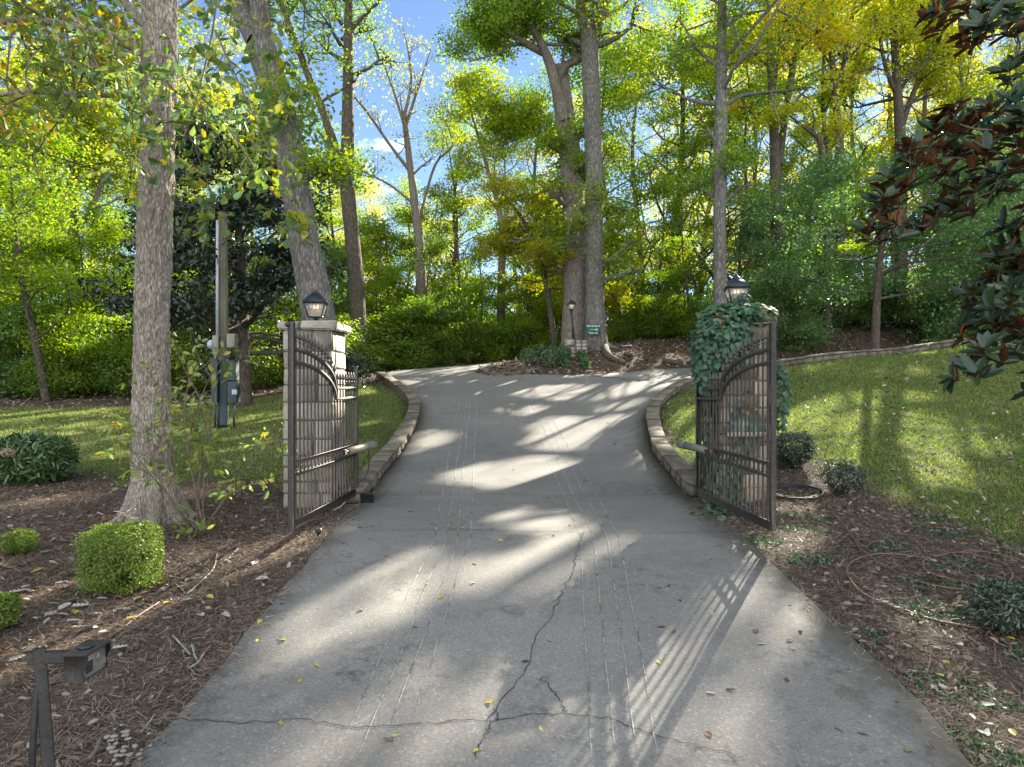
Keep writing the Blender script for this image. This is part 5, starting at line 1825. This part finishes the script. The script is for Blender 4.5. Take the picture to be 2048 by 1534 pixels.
# ------------------------------------------------------------------ hoses, sticks, small things
def gtube(name, pix, rad, mat, label, cat, lift=None, n=6, sides=8):
    pts = np.array([G(*q) for q in pix])
    pts = smooth_path(pts, n)
    pts[:, 2] = H(pts[:, 0], pts[:, 1]) + rad * 1.1 + .012
    if lift is not None:
        pts[:, 2] += np.interp(np.linspace(0, 1, len(pts)), np.linspace(0, 1, len(lift)), lift)
    return tag(MB().tube(pts, rad, sides).build(name, mat, None, True), label, cat)


h1 = [(920, 55), (985, 125), (1050, 215), (1090, 280), (1135, 310), (1200, 360), (1290, 410), (1400, 455), (1540, 500), (1680, 515), (1790, 505), (1840, 490), (1810, 450), (1700, 390), (1540, 340), (1380, 315),
      (1230, 305), (1110, 320), (1030, 360), (1012, 410), (1050, 485), (1140, 555), (1290, 620), (1450, 680), (1600, 720), (1740, 745), (1870, 750)]
gtube('garden_hose', [zo(a, b_, 1348, 1009) for a, b_ in h1], .0095, M_HOSE, 'brown garden hose looping across the right-hand mulch', 'hose', n=5)
h2 = [(1840, 490), (1700, 475), (1560, 440), (1470, 400), (1455, 355), (1490, 325), (1560, 312), (1680, 298), (1800, 320), (1900, 355), (1965, 405), (1975, 450), (1940, 475)]
gtube('garden_hose', [zo(a, b_, 1348, 1009) for a, b_ in h2], .0095, M_HOSE, 'second smaller loop of brown hose behind the large loop', 'hose', n=5)
gtube('garden_hose', [(1925, 1108), (1970, 1110), (2010, 1118), (2060, 1132), (2140, 1160)], .0095, M_HOSE, 'brown hose end running out of the right edge', 'hose')
cc = G(1591, 992)
pts = []
for k in range(120):
    a = k * .35
    rr_ = .2 + .035 * math.sin(k * .21) + .0008 * k
    pts.append((cc[0] + math.cos(a) * rr_ * 1.25 + .02 * math.sin(k * .13), cc[1] + math.sin(a) * rr_ * 1.35, 0))
pts = np.array(pts)
pts[:, 2] = H(pts[:, 0], pts[:, 1]) + .02 + np.arange(120) / 120 * .05
tag(MB().tube(pts, .0085, 7).build('hose_coil', M_CABLE, None, True), 'coil of black irrigation hose lying beside the right gate', 'hose')

spot = G(637, 1078)
r = thing('ground_spotlight', spot, 'small black spotlight in the mulch near the left gate', 'spotlight')
MB().lathe([(.012, -.03), (.012, .05)], spot, 8).build('stake', M_CABLE, r)
MB().lathe([(.02, 0), (.032, .03), (.038, .075), (.03, .07)], spot + (0, 0, .05), 12).build('lamp_head', M_CABLE, r, True)

M_LICH = mat_simple('lichen_twig', (.13, .12, .10), (.3, .32, .27), 26, .9)
STK = [([(1020, 310), (1090, 345), (1180, 380), (1225, 410)], 'forked bare stick in the mulch right of the square boxwood'), ([(1270, 300), (1250, 380), (1200, 440), (1130, 510), (1090, 545)], 'dark bent stick pointing away from the square boxwood'),
       ([(1390, 270), (1340, 320), (1280, 370)], 'short dark stick below the left gate'), ([(905, 400), (990, 435), (1080, 450), (1180, 440)], 'thin pale curved twig beside the square boxwood'),
       ([(540, 15), (490, 70), (420, 120), (340, 150)], 'long thin dark stick behind the square boxwood'), ([(630, 85), (560, 130), (470, 165)], 'straight thin stick near the sapling foot'),
       ([(700, 780), (760, 745), (830, 725)], 'pale short stick right of the keypad'), ([(905, 1255), (860, 1310), (820, 1355)], 'grey stick near the driveway edge at lower left'),
       ([(590, 1410), (560, 1470), (520, 1540)], 'fat mossy stick at the bottom edge left of the driveway'), ([(930, 590), (820, 660), (720, 735), (640, 790)], 'reddish stick running up from the keypad'),
       ([(340, 985), (290, 1020)], 'reddish stick stub behind the keypad post')]
for i, (pl, lb) in enumerate(STK):
    rad = .014 if 'fat' in lb else .0055 if 'thin' in lb else .008
    gtube('stick', [zo(a, b_, 0, 1009) for a, b_ in pl], rad, M_HOSE if 'red' in lb else (M_LICH if i % 2 else B_TWIG), lb, 'stick', n=4, sides=6)
lt = [[(1010, 800), (1060, 850), (1110, 910)], [(1230, 850), (1190, 900), (1160, 950), (1110, 990)], [(1120, 850), (1140, 920), (1160, 950)]]
mb = MB()
for pl in lt:
    pts = smooth_path(np.array([G(*zo(a, b_, 0, 1009)) for a, b_ in pl]), 5)
    pts[:, 2] = H(pts[:, 0], pts[:, 1]) + .03
    mb.tube(pts, .0075, 6, bump=.4)
tag(mb.build('lichen_branch', M_LICH, None, True), 'pale lichen-covered forked branch near the driveway edge', 'branch')
for pl, lb in (([(380, 160), (440, 140)], 'small dark stick below the right gate'), ([(470, 230), (540, 280), (600, 300), (680, 320)], 'thin dark root-like stick beside the driveway on the right'), ([(1400, 400), (1390, 470), (1420, 560), (1470, 620), (1560, 670)], 'reddish thin stem crossing the big hose loop'),
               ([(1870, 830), (1875, 900), (1870, 970)], 'short grey stick below the right-edge shrub'), ([(1990, 1000), (2060, 1080)], 'red-brown stick at the right edge')):
    gtube('stick', [zo(a, b_, 1348, 1009) for a, b_ in pl], .006, B_TWIG, lb, 'stick', n=4, sides=6)
# logs on the island
for pix, rad, lb in (([(1248, 713), (1266, 716)], .09, 'short dark log on the island right of the root'), ([(1325, 728), (1362, 733)], .1, 'longer half-buried log near the right of the island'), ([(1242, 700), (1262, 697)], .07, 'upper small log on the island slope')):
    gtube('log', pix, rad, B_DARK, lb, 'log', n=4)

# ------------------------------------------------------------------ ground cover
def scatter(n, x0, x1, y0, y1):
    return rng.uniform(x0, x1, n), rng.uniform(y0, y1, n)


def near_pick(n, x0, x1, y0, y1, cond, power=1.6):
    """more pieces near the viewer, where they show"""
    y = y0 + (y1 - y0) * rng.random(n) ** power
    x = rng.uniform(x0, x1, n)
    ok = np.abs(x) < .82 * y + 1.2
    x, y = x[ok], y[ok]
    dr, lw = zones(x, y)
    ok = cond(dr, lw, x, y)
    return x[ok], y[ok]


def flat_leaves(name, mat, kind, x, y, size, lift, label, wid=None, tilt=.35):
    n = len(x)
    pos = np.column_stack([x, y, H(x, y) + lift + rng.random(n) * .012])
    o = leaf_obj(name, mat, None, kind, pos, nrm(np.array((0, 0, 1.)) + rng.normal(0, tilt, (n, 3))), rand_dirs(n) * (1, 1, .1), size * rng.uniform(.6, 1.35, n), wid)
    return tag(o, label, kind='stuff')


# grass
for nm, X0, X1, Y0, Y1, n, lb in (('grass', -17, -2.5, 10, 25, 210000, 'mown grass of the left lawn'), ('grass', 2.8, 19, 7, 23.5, 300000, 'mown grass of the right lawn')):
    x, y = near_pick(n, X0, X1, Y0, Y1, lambda dr, lw, x, y: (lw + .9 * (np.sin(x * 3.1 + y * 1.7) * .22 + rng.normal(0, .16, len(x))) > .02) & (dr < -.25), 1.25)
    k = len(x)
    pos = np.column_stack([x, y, H(x, y) - .005])
    tan = nrm(rng.normal(0, .5, (k, 3)) + (0, 0, 1.))
    patch = .5 + .5 * np.sin(x * .9 + 2 * np.sin(y * .7)) * np.sin(y * 1.1 + x * .3)
    L = rng.uniform(.03, .075, k) * (1 + .02 * y)
    o = leaf_obj(nm, M_GRASS2 if X0 < 0 else M_GRASS, None, 'blade', pos, rand_dirs(k), tan, L, .006 + .0006 * y, np.clip(.45 * rng.random(k) + .5 * patch * rng.random(k) + .1, 0, 1))
    tag(o, lb, kind='stuff')
# tufts of weeds at the right-hand driveway edge
x, y = near_pick(60000, 2, 8, 3.2, 9, lambda dr, lw, x, y: (dr < -.02) & (lw < .2) & (np.sin(x * 4.3 + 1.3 * np.sin(y * 3)) * np.sin(y * 5.1 + x) > .42), 1.2)
k = len(x)
o = leaf_obj('weeds', M_ISL, None, 'heart', np.column_stack([x, y, H(x, y) + rng.random(k) * .035]), rand_dirs(k, (0, 0, 1.3)), rand_dirs(k), .028 * rng.uniform(.5, 1.3, k))
tag(o, 'low green weeds along the right edge of the driveway', kind='stuff')
# pine straw
for X0, X1, n, lb in ((-9, -.5, 190000, 'pine straw over the left mulch bed'), (1, 9, 160000, 'pine straw over the right mulch bed')):
    x, y = near_pick(n, X0, X1, 3.0, 11, lambda dr, lw, x, y: (dr < .22 * rng.random(len(x)) ** 4 - .01) & (lw < .25), 1.5)
    k = len(x)
    o = leaf_obj('pine_straw', M_STRAW, None, 'needle', np.column_stack([x, y, H(x, y) + .004 + rng.random(k) * .022 + np.where(zones(x, y)[0] > -.02, .03, 0)]), nrm(rng.normal(0, .3, (k, 3)) + (0, 0, 1.)), rand_dirs(k) * (1, 1, .18), rng.uniform(.035, .11, k), .0016 + .0002 * y)
    tag(o, lb, kind='stuff')
mul = lambda dr, lw, x, y: (dr < -.06) & (lw < .1)
x, y = near_pick(6500, -11, 0, 3, 13, mul)
flat_leaves('leaf_litter', M_LITTER, 'oval', x, y, .06, .02, 'dry leaves littering the left mulch bed', tilt=.5)
x, y = near_pick(8000, 1, 10, 3, 12, mul)
flat_leaves('leaf_litter', M_LITTER, 'oval', x, y, .065, .02, 'dry leaves littering the right mulch bed', tilt=.5)
x, y = near_pick(5200, 2.5, 18, 7, 23, lambda dr, lw, x, y: (lw > -.3) & (dr < -.3), 1.2)
flat_leaves('leaf_litter', M_LITTER, 'oval', x, y, .085, .075, 'dry leaves strewn over the right lawn', tilt=.4)
x, y = near_pick(1500, -16, -3, 10.5, 24, lambda dr, lw, x, y: (lw > -.3) & (dr < -.3), 1.2)
flat_leaves('leaf_litter', M_LITTER, 'oval', x, y, .08, .07, 'dry leaves strewn over the left lawn', tilt=.4)
x, y = near_pick(26000, -4, 34, 23, 40, lambda dr, lw, x, y: (dr < -.1) & (lw < .0), 1.1)
flat_leaves('leaf_litter', M_LITTER, 'oval', x, y, .15, .03, 'brown leaf litter on the island and hillside', tilt=.5)
x, y = near_pick(7000, -26, -4, 20.5, 32, lambda dr, lw, x, y: (dr < -.2) & (lw < .0), 1.1)
flat_leaves('leaf_litter', M_LITTER, 'oval', x, y, .12, .03, 'brown leaf litter along the edge of the left wood', tilt=.5)

x, y = near_pick(9000, -4, 5, 3, 22, lambda dr, lw, x, y: (dr > .01) & (dr < .5 * rng.random(len(x)) ** 3 + .02), 1.3)
flat_leaves('edge_debris', M_LITTER, 'oval', x, y, .035, .034, 'crumbs of leaf and twig gathered along the driveway edges', tilt=.2)
# single fallen leaves one can count
LEAFM = {}
for kind in ('oak', 'obov', 'heart', 'oval'):
    V, L, S, A = leaf_geo(kind, np.array([(-.5, 0, 0.)]), np.array([(0, 0, 1.)]), np.array([(1., 0, 0)]), 1., None, None)
    V = V + np.column_stack([np.zeros(len(V)), np.zeros(len(V)), .12 * (V[:, 0] ** 2) + .25 * V[:, 1] ** 2])
    LEAFM[kind] = mesh_np('fallen_leaf_' + kind, V, L, S, M_LPALE, False, A)
PAL = {'yellow': M_LYEL, 'brown': M_LBRN, 'pale grey': M_LPALE}


def fallen(x, y, kind, colr, size, where, dz=.034):
    o = link('fallen_leaf', LEAFM[kind])
    o.location = on(x, y, dz)
    o.rotation_euler = (rng.normal(0, .18), rng.normal(0, .18), rng.uniform(0, 6.28))
    o.scale = (size, size * rng.uniform(.8, 1.1), size)
    o.material_slots[0].link = 'OBJECT'
    o.material_slots[0].material = PAL[colr]
    tag(o, f'{colr} fallen leaf lying {where}', 'leaf', f'fallen leaves {where}')


YP = [(zo(a, b_, 0, 1009)) for a, b_ in [(1640, 530), (1515, 710), (1503, 820), (1650, 823), (1855, 985), (1752, 1077), (1640, 1320)]] + [zo(a, b_, 674, 1009) for a, b_ in [(142, 640), (1195, 1355), (880, 1195), (343, 1405), (605, 570), (805, 370), (955, 228), (820, 1475), (193, 222), (430, 58), (735, 160), (1580, 85), (1880, 963), (1360, 135)]] + \
     [zo(a, b_, 1348, 1009) for a, b_ in [(163, 578), (205, 75), (410, 258), (690, 878), (1370, 1500)]] + [zo(a, b_, 674, 500) for a, b_ in [(935, 1025), (1290, 1495), (1445, 1360), (1030, 1295)]]
for q in YP:
    g = G(*q)
    fallen(g[0], g[1], ('obov', 'oval', 'heart')[int(rng.integers(0, 3))], 'yellow', .05 + .012 * rng.random() + .002 * g[1], 'on the driveway concrete')
BP = [zo(a, b_, 674, 1009) for a, b_ in [(460, 755), (1100, 955), (1265, 198), (1710, 262), (1885, 515), (1940, 500), (2010, 580), (1970, 775), (1895, 740), (795, 485), (135, 152), (205, 145), (1245, 830), (300, 1425)]] + \
     [zo(a, b_, 1348, 1009) for a, b_ in [(40, 580), (225, 665), (510, 850), (680, 825), (215, 1145), (660, 1060), (200, 1380), (965, 1360), (1105, 1385), (330, 1130), (210, 340), (480, 770), (740, 765)]] + \
     [zo(a, b_, 674, 500) for a, b_ in [(365, 1335), (290, 1420), (490, 1425), (720, 1270), (1625, 1145), (1860, 1275), (1720, 1070), (1580, 1020), (1755, 1215), (750, 1098), (560, 1300), (1500, 1430), (1185, 1200)]]
for i, q in enumerate(BP):
    g = G(*q)
    fallen(g[0], g[1], 'oak' if i % 2 else 'oval', 'brown' if i % 3 else 'pale grey', .055 + .02 * rng.random() + .002 * g[1], 'on the driveway concrete')
OK_ = [(380, 1080), (100, 1190), (140, 1160), (80, 1300), (250, 1120), (300, 1180), (350, 1115), (240, 1195)]
k = 0
while k < 84:
    px, py = (rng.normal(90, 110), rng.normal(1190, 75)) if k < 52 else (rng.uniform(0, 560), rng.uniform(985, 1330))
    if px < -30 or px > 600 or py < 985 or py > 1360:
        continue
    g = G(px, py)
    dr_, lw_ = zones(np.array([g[0]]), np.array([g[1]]))
    if dr_[0] > -.1:
        continue
    fallen(g[0], g[1], 'oak' if rng.random() < .75 else 'oval', 'pale grey' if rng.random() < .8 else ('brown' if rng.random() < .6 else 'yellow'), rng.uniform(.10, .16), 'on the left mulch bed', .03)
    k += 1
k = 0
while k < 85:
    px, py = rng.uniform(1480, 2048), rng.uniform(1010, 1534)
    g = G(px, py)
    dr_, lw_ = zones(np.array([g[0]]), np.array([g[1]]))
    if dr_[0] > -.06 or abs(g[0]) > 6:
        continue
    fallen(g[0], g[1], ('oak', 'oval', 'obov')[k % 3], ('pale grey', 'pale grey', 'brown', 'yellow')[int(rng.integers(0, 4))], rng.uniform(.06, .1), 'on the right mulch bed', .028)
    k += 1
# dead leaves on the clipped boxwood's top
h_top = float(hb.children[0].dimensions[2]) + .02
g = np.array(c0)
for k in range(22):
    fallen_x, fallen_y = g[0] + rng.uniform(-.22, .22), g[1] + rng.uniform(-.15, .2)
    fallen(fallen_x, fallen_y, 'oak' if k % 2 else 'oval', 'pale grey' if k % 3 else 'brown', rng.uniform(.06, .1), 'on top of the square boxwood', h_top)
# pebbles at lower left
M_PEB = mat_simple('pebble', (.16, .14, .12), (.3, .27, .23), 9, .8)
for k in range(46):
    q = (rng.normal(245, 26), rng.normal(1505, 24))
    g = G(*q)
    s = rng.uniform(.008, .024)
    m = MB().lathe([(.001, -.6), (.7, -.45), (1, 0), (.75, .45), (.001, .62)], (0, 0, 0), 7)
    o = m.build('pebble', M_PEB)
    o.location = Vector(g) + Vector((0, 0, .035))
    o.scale = (s, s * rng.uniform(.7, 1), s * .8)
    o.rotation_euler = (0, 0, rng.uniform(0, 6))
    tag(o, 'small rounded pebble in the mulch at the lower left driveway corner', 'pebble', 'pebbles at the driveway edge')

# ------------------------------------------------------------------ gaps in the canopy
# the real crowns let the sun through in places: thin the leaves along those paths
GAPS = []
for px, py, rx, ry in ((800, 1450, 190, 60), (690, 1530, 120, 40), (960, 1420, 90, 50), (720, 1215, 110, 38), (850, 1150, 120, 28), (620, 1280, 90, 40), (1075, 1160, 75, 48), (1150, 1085, 70, 24), (1530, 1275, 80, 78),
                       (1290, 1410, 110, 85), (1390, 1480, 110, 45), (1500, 1095, 35, 22), (1060, 1045, 90, 14), (1010, 955, 110, 22), (1085, 932, 60, 12), (1110, 885, 60, 14), (1150, 850, 80, 12),
                       (850, 880, 50, 10), (815, 905, 40, 10), (1050, 822, 50, 6), (1210, 784, 150, 9), (1330, 770, 80, 6), (905, 790, 70, 5), (1240, 815, 40, 5), (830, 765, 60, 4), (990, 765, 50, 3), (1000, 1010, 50, 10),
                       (330, 1160, 110, 30), (430, 1140, 150, 50), (250, 1230, 120, 44), (130, 1290, 130, 36), (1680, 870, 130, 30), (1755, 890, 70, 40), (1740, 830, 60, 20), (1800, 930, 120, 24), (1560, 850, 60, 16), (1650, 960, 60, 14), (60, 900, 90, 10), (330, 870, 80, 9), (480, 1130, 80, 30), (120, 1265, 120, 24), (250, 1230, 60, 24), (560, 1130, 50, 25), (60, 1330, 60, 20), (230, 1130, 90, 50), (80, 1000, 80, 10), (400, 985, 50, 8), (640, 1070, 30, 10),
                       (120, 860, 110, 10), (250, 905, 70, 8), (520, 835, 60, 7), (500, 880, 50, 9), (740, 785, 24, 5), (735, 850, 30, 8), (60, 830, 90, 5), (400, 900, 60, 8),
                       (1660, 830, 60, 14), (1740, 800, 110, 8), (1620, 880, 60, 18), (1860, 850, 90, 16), (1700, 935, 90, 18), (1850, 930, 70, 16), (1950, 890, 60, 12), (1790, 985, 60, 12), (1930, 960, 60, 10), (1800, 745, 60, 4),
                       (1360, 830, 30, 10), (1390, 900, 20, 12), (1640, 1085, 70, 18), (1890, 1265, 60, 20), (1720, 1180, 40, 14), (1980, 1480, 60, 30), (1600, 1020, 40, 10), (1190, 730, 60, 3), (1320, 715, 60, 5)):
    g = G(px, py)
    ry_w = max(.5 * abs(G(px, py - ry)[1] - G(px, min(py + ry, 1700))[1]), .22)
    GAPS.append((g, rx * 1.12 * g[1] / F + .12, ry_w * 1.12 + .15))
for px, py, d, rad in ((642, 900, 8.6, .75), (642, 760, 8.6, .6), (640, 700, 9.8, .4), (300, 500, 9, .25), (1470, 600, 10, .35), (150, 1110, 6.5, .5),
                       (850, 600, 33, 1.6), (1000, 560, 34, 1.7), (760, 620, 31, 1.4), (1090, 560, 34, 1.7), (930, 660, 35, 1.3), (1260, 560, 34, 1.8), (1330, 480, 35, 1.8), (1400, 600, 33, 1.5), (1500, 560, 29, 1.4), (1650, 500, 30, 1.5),
                       (1600, 430, 26, 1.4), (1850, 560, 28, 1.5), (200, 650, 25, 1.3), (350, 560, 26, 1.4), (100, 560, 26, 1.4), (520, 640, 26, 1.2), (700, 520, 30, 1.4), (1780, 450, 23, 1.3), (1700, 400, 23, 1.2), (430, 500, 19, .8), (150, 1310, 3.2, .28), (640, 980, 8.4, .6), (330, 900, 8, .9), (450, 930, 8, .6), (430, 250, 7.5, .7), (500, 350, 7.5, .6), (300, 150, 8, .5),
                       (1130, 400, 29, 1.0), (1190, 420, 28.4, .5), (590, 400, 15.5, .5), (940, 380, 33, 1.8)) + tuple((640 + 62 * k, 600 + 45 * math.sin(k * 1.9), 31.5 + 2 * math.sin(k * 2.7), 1.15) for k in range(15)):
    GAPS.append((P(px, py, d), rad, rad))
svn = np.array(sv)
bpy.context.view_layer.update()
for o in list(SC.objects):
    if o.type != 'MESH' or o.parent is None or not o.name.startswith(('crown', 'foliage', 'trunk')) or 'rnd' not in o.data.attributes:
        continue
    me = o.data
    wood = o.name.startswith('trunk')
    if len(me.polygons) < 600 or o.parent.name.startswith(('ivy', 'boxwood', 'dark_', 'young', 'yew', 'rhodo', 'sapling')):
        continue
    nv, nf = len(me.vertices), len(me.polygons)
    co_ = np.empty(nv * 3, np.float32)
    me.vertices.foreach_get('co', co_)
    M = np.array(o.matrix_world)
    cw = co_.reshape(-1, 3) @ M[:3, :3].T + M[:3, 3]
    ls = np.empty(nf, np.int32)
    me.polygons.foreach_get('loop_start', ls)
    lv = np.empty(len(me.loops), np.int32)
    me.loops.foreach_get('vertex_index', lv)
    q = cw[lv[ls]]
    kill = np.zeros(nf, bool)
    for c_, rx, ry in GAPS:
        t = (q[:, 2] - c_[2]) / svn[2]
        dx, dy = q[:, 0] - svn[0] * t - c_[0], q[:, 1] - svn[1] * t - c_[1]
        wv = 1 + .3 * np.sin(dx / rx * 3 + dy / ry * 2 + c_[0] * 7) * np.cos(dy / ry * 3 - dx / rx + c_[1] * 5)
        kill |= (t > .8) & ((dx / rx) ** 2 + (dy / ry) ** 2 < wv)
    at_ = np.empty(nf, np.float32)
    me.attributes['rnd'].data.foreach_get('value', at_)
    if wood:
        kill &= at_ < .036
    if kill.sum() < 12:
        continue
    tot = np.append(ls[1:], len(lv)) - ls
    keepf = ~kill
    lk = np.repeat(keepf, tot)
    used = np.unique(lv[lk])
    remap = np.zeros(nv, np.int32)
    remap[used] = np.arange(len(used))
    m2 = mesh_np(me.name, co_.reshape(-1, 3)[used], remap[lv[lk]], tot[keepf], me.materials[0], wood, at_[keepf])
    sm = [(sl_.link, sl_.material) for sl_ in o.material_slots]
    o.data = m2
    if sm and sm[0][0] == 'OBJECT':
        o.material_slots[0].link = 'OBJECT'
        o.material_slots[0].material = sm[0][1]

# ------------------------------------------------------------------ light, sky, camera
sl = bpy.data.lights.new('sun', 'SUN')
sl.energy = 5.0
sl.angle = R(.53)
sl.color = (1, .92, .78)
so = bpy.data.objects.new('sun', sl)
COL.objects.link(so)
so.rotation_euler = (-sv).to_track_quat('-Z', 'Y').to_euler()
w = bpy.data.worlds.new('World')
SC.world = w
w.use_nodes = True
nt = w.node_tree
bg = nt.nodes['Background']
sk = nt.nodes.new('ShaderNodeTexSky')
sk.sky_type = 'NISHITA'
sk.sun_disc = False
sk.sun_elevation = EL_
sk.sun_rotation = AZ
sk.air_density = 1.0
sk.altitude = 3000
sk.dust_density = .15
sk.ozone_density = 2.0
tc = nt.nodes.new('ShaderNodeTexCoord')
mp = nt.nodes.new('ShaderNodeMapping')
mp.inputs['Scale'].default_value = (1, 1, 2.2)
nt.links.new(tc.outputs['Generated'], mp.inputs[0])
nz = noise(nt, mp.outputs[0], 3.6, 6, .6, .3)
# broken cloud: a few small ones over the wood, unseen cover added behind the viewer for fill light
sx_ = N(nt, 'ShaderNodeSeparateXYZ')
nt.links.new(tc.outputs['Generated'], sx_.inputs[0])
cov = N(nt, 'ShaderNodeMapRange')
cov.inputs['From Min'].default_value = .45
cov.inputs['From Max'].default_value = -.35
cov.inputs['To Min'].default_value = -.075
cov.inputs['To Max'].default_value = .17
nt.links.new(sx_.outputs['Y'], cov.inputs['Value'])
ad_ = N(nt, 'ShaderNodeMath', operation='ADD')
nt.links.new(nz, ad_.inputs[0])
nt.links.new(cov.outputs[0], ad_.inputs[1])
cl = ramp(nt, [(.58, 0.), (.74, .85)], ad_.outputs[0])
mx = mixc(nt, cl.outputs[0], sk.outputs[0], (18.2, 18.6, 19.))
nt.links.new(mx, bg.inputs['Color'])
bg.inputs['Strength'].default_value = .05

cam = bpy.data.cameras.new('camera')
cam.sensor_width = 36
cam.lens = 36 * F / 2048
cam.clip_end = 1500
cam.shift_y = (HY - 767) / 2048
co = bpy.data.objects.new('camera', cam)
COL.objects.link(co)
co.location = (0, 0, CZ)
co.rotation_euler = (math.pi / 2, 0, 0)
SC.camera = co
SC.view_settings.view_transform = 'Standard'
SC.view_settings.look = 'None'
SC.view_settings.exposure = 2.3
SC.view_settings.gamma = 1
SC.render.engine = 'CYCLES'
SC.cycles.max_bounces = 7
SC.cycles.diffuse_bounces = 4
SC.cycles.transmission_bounces = 5
SC.cycles.transparent_max_bounces = 8
SC.cycles.use_denoising = True
SC.cycles.sample_clamp_indirect = 6
SC.cycles.caustics_reflective = False
SC.cycles.caustics_refractive = False
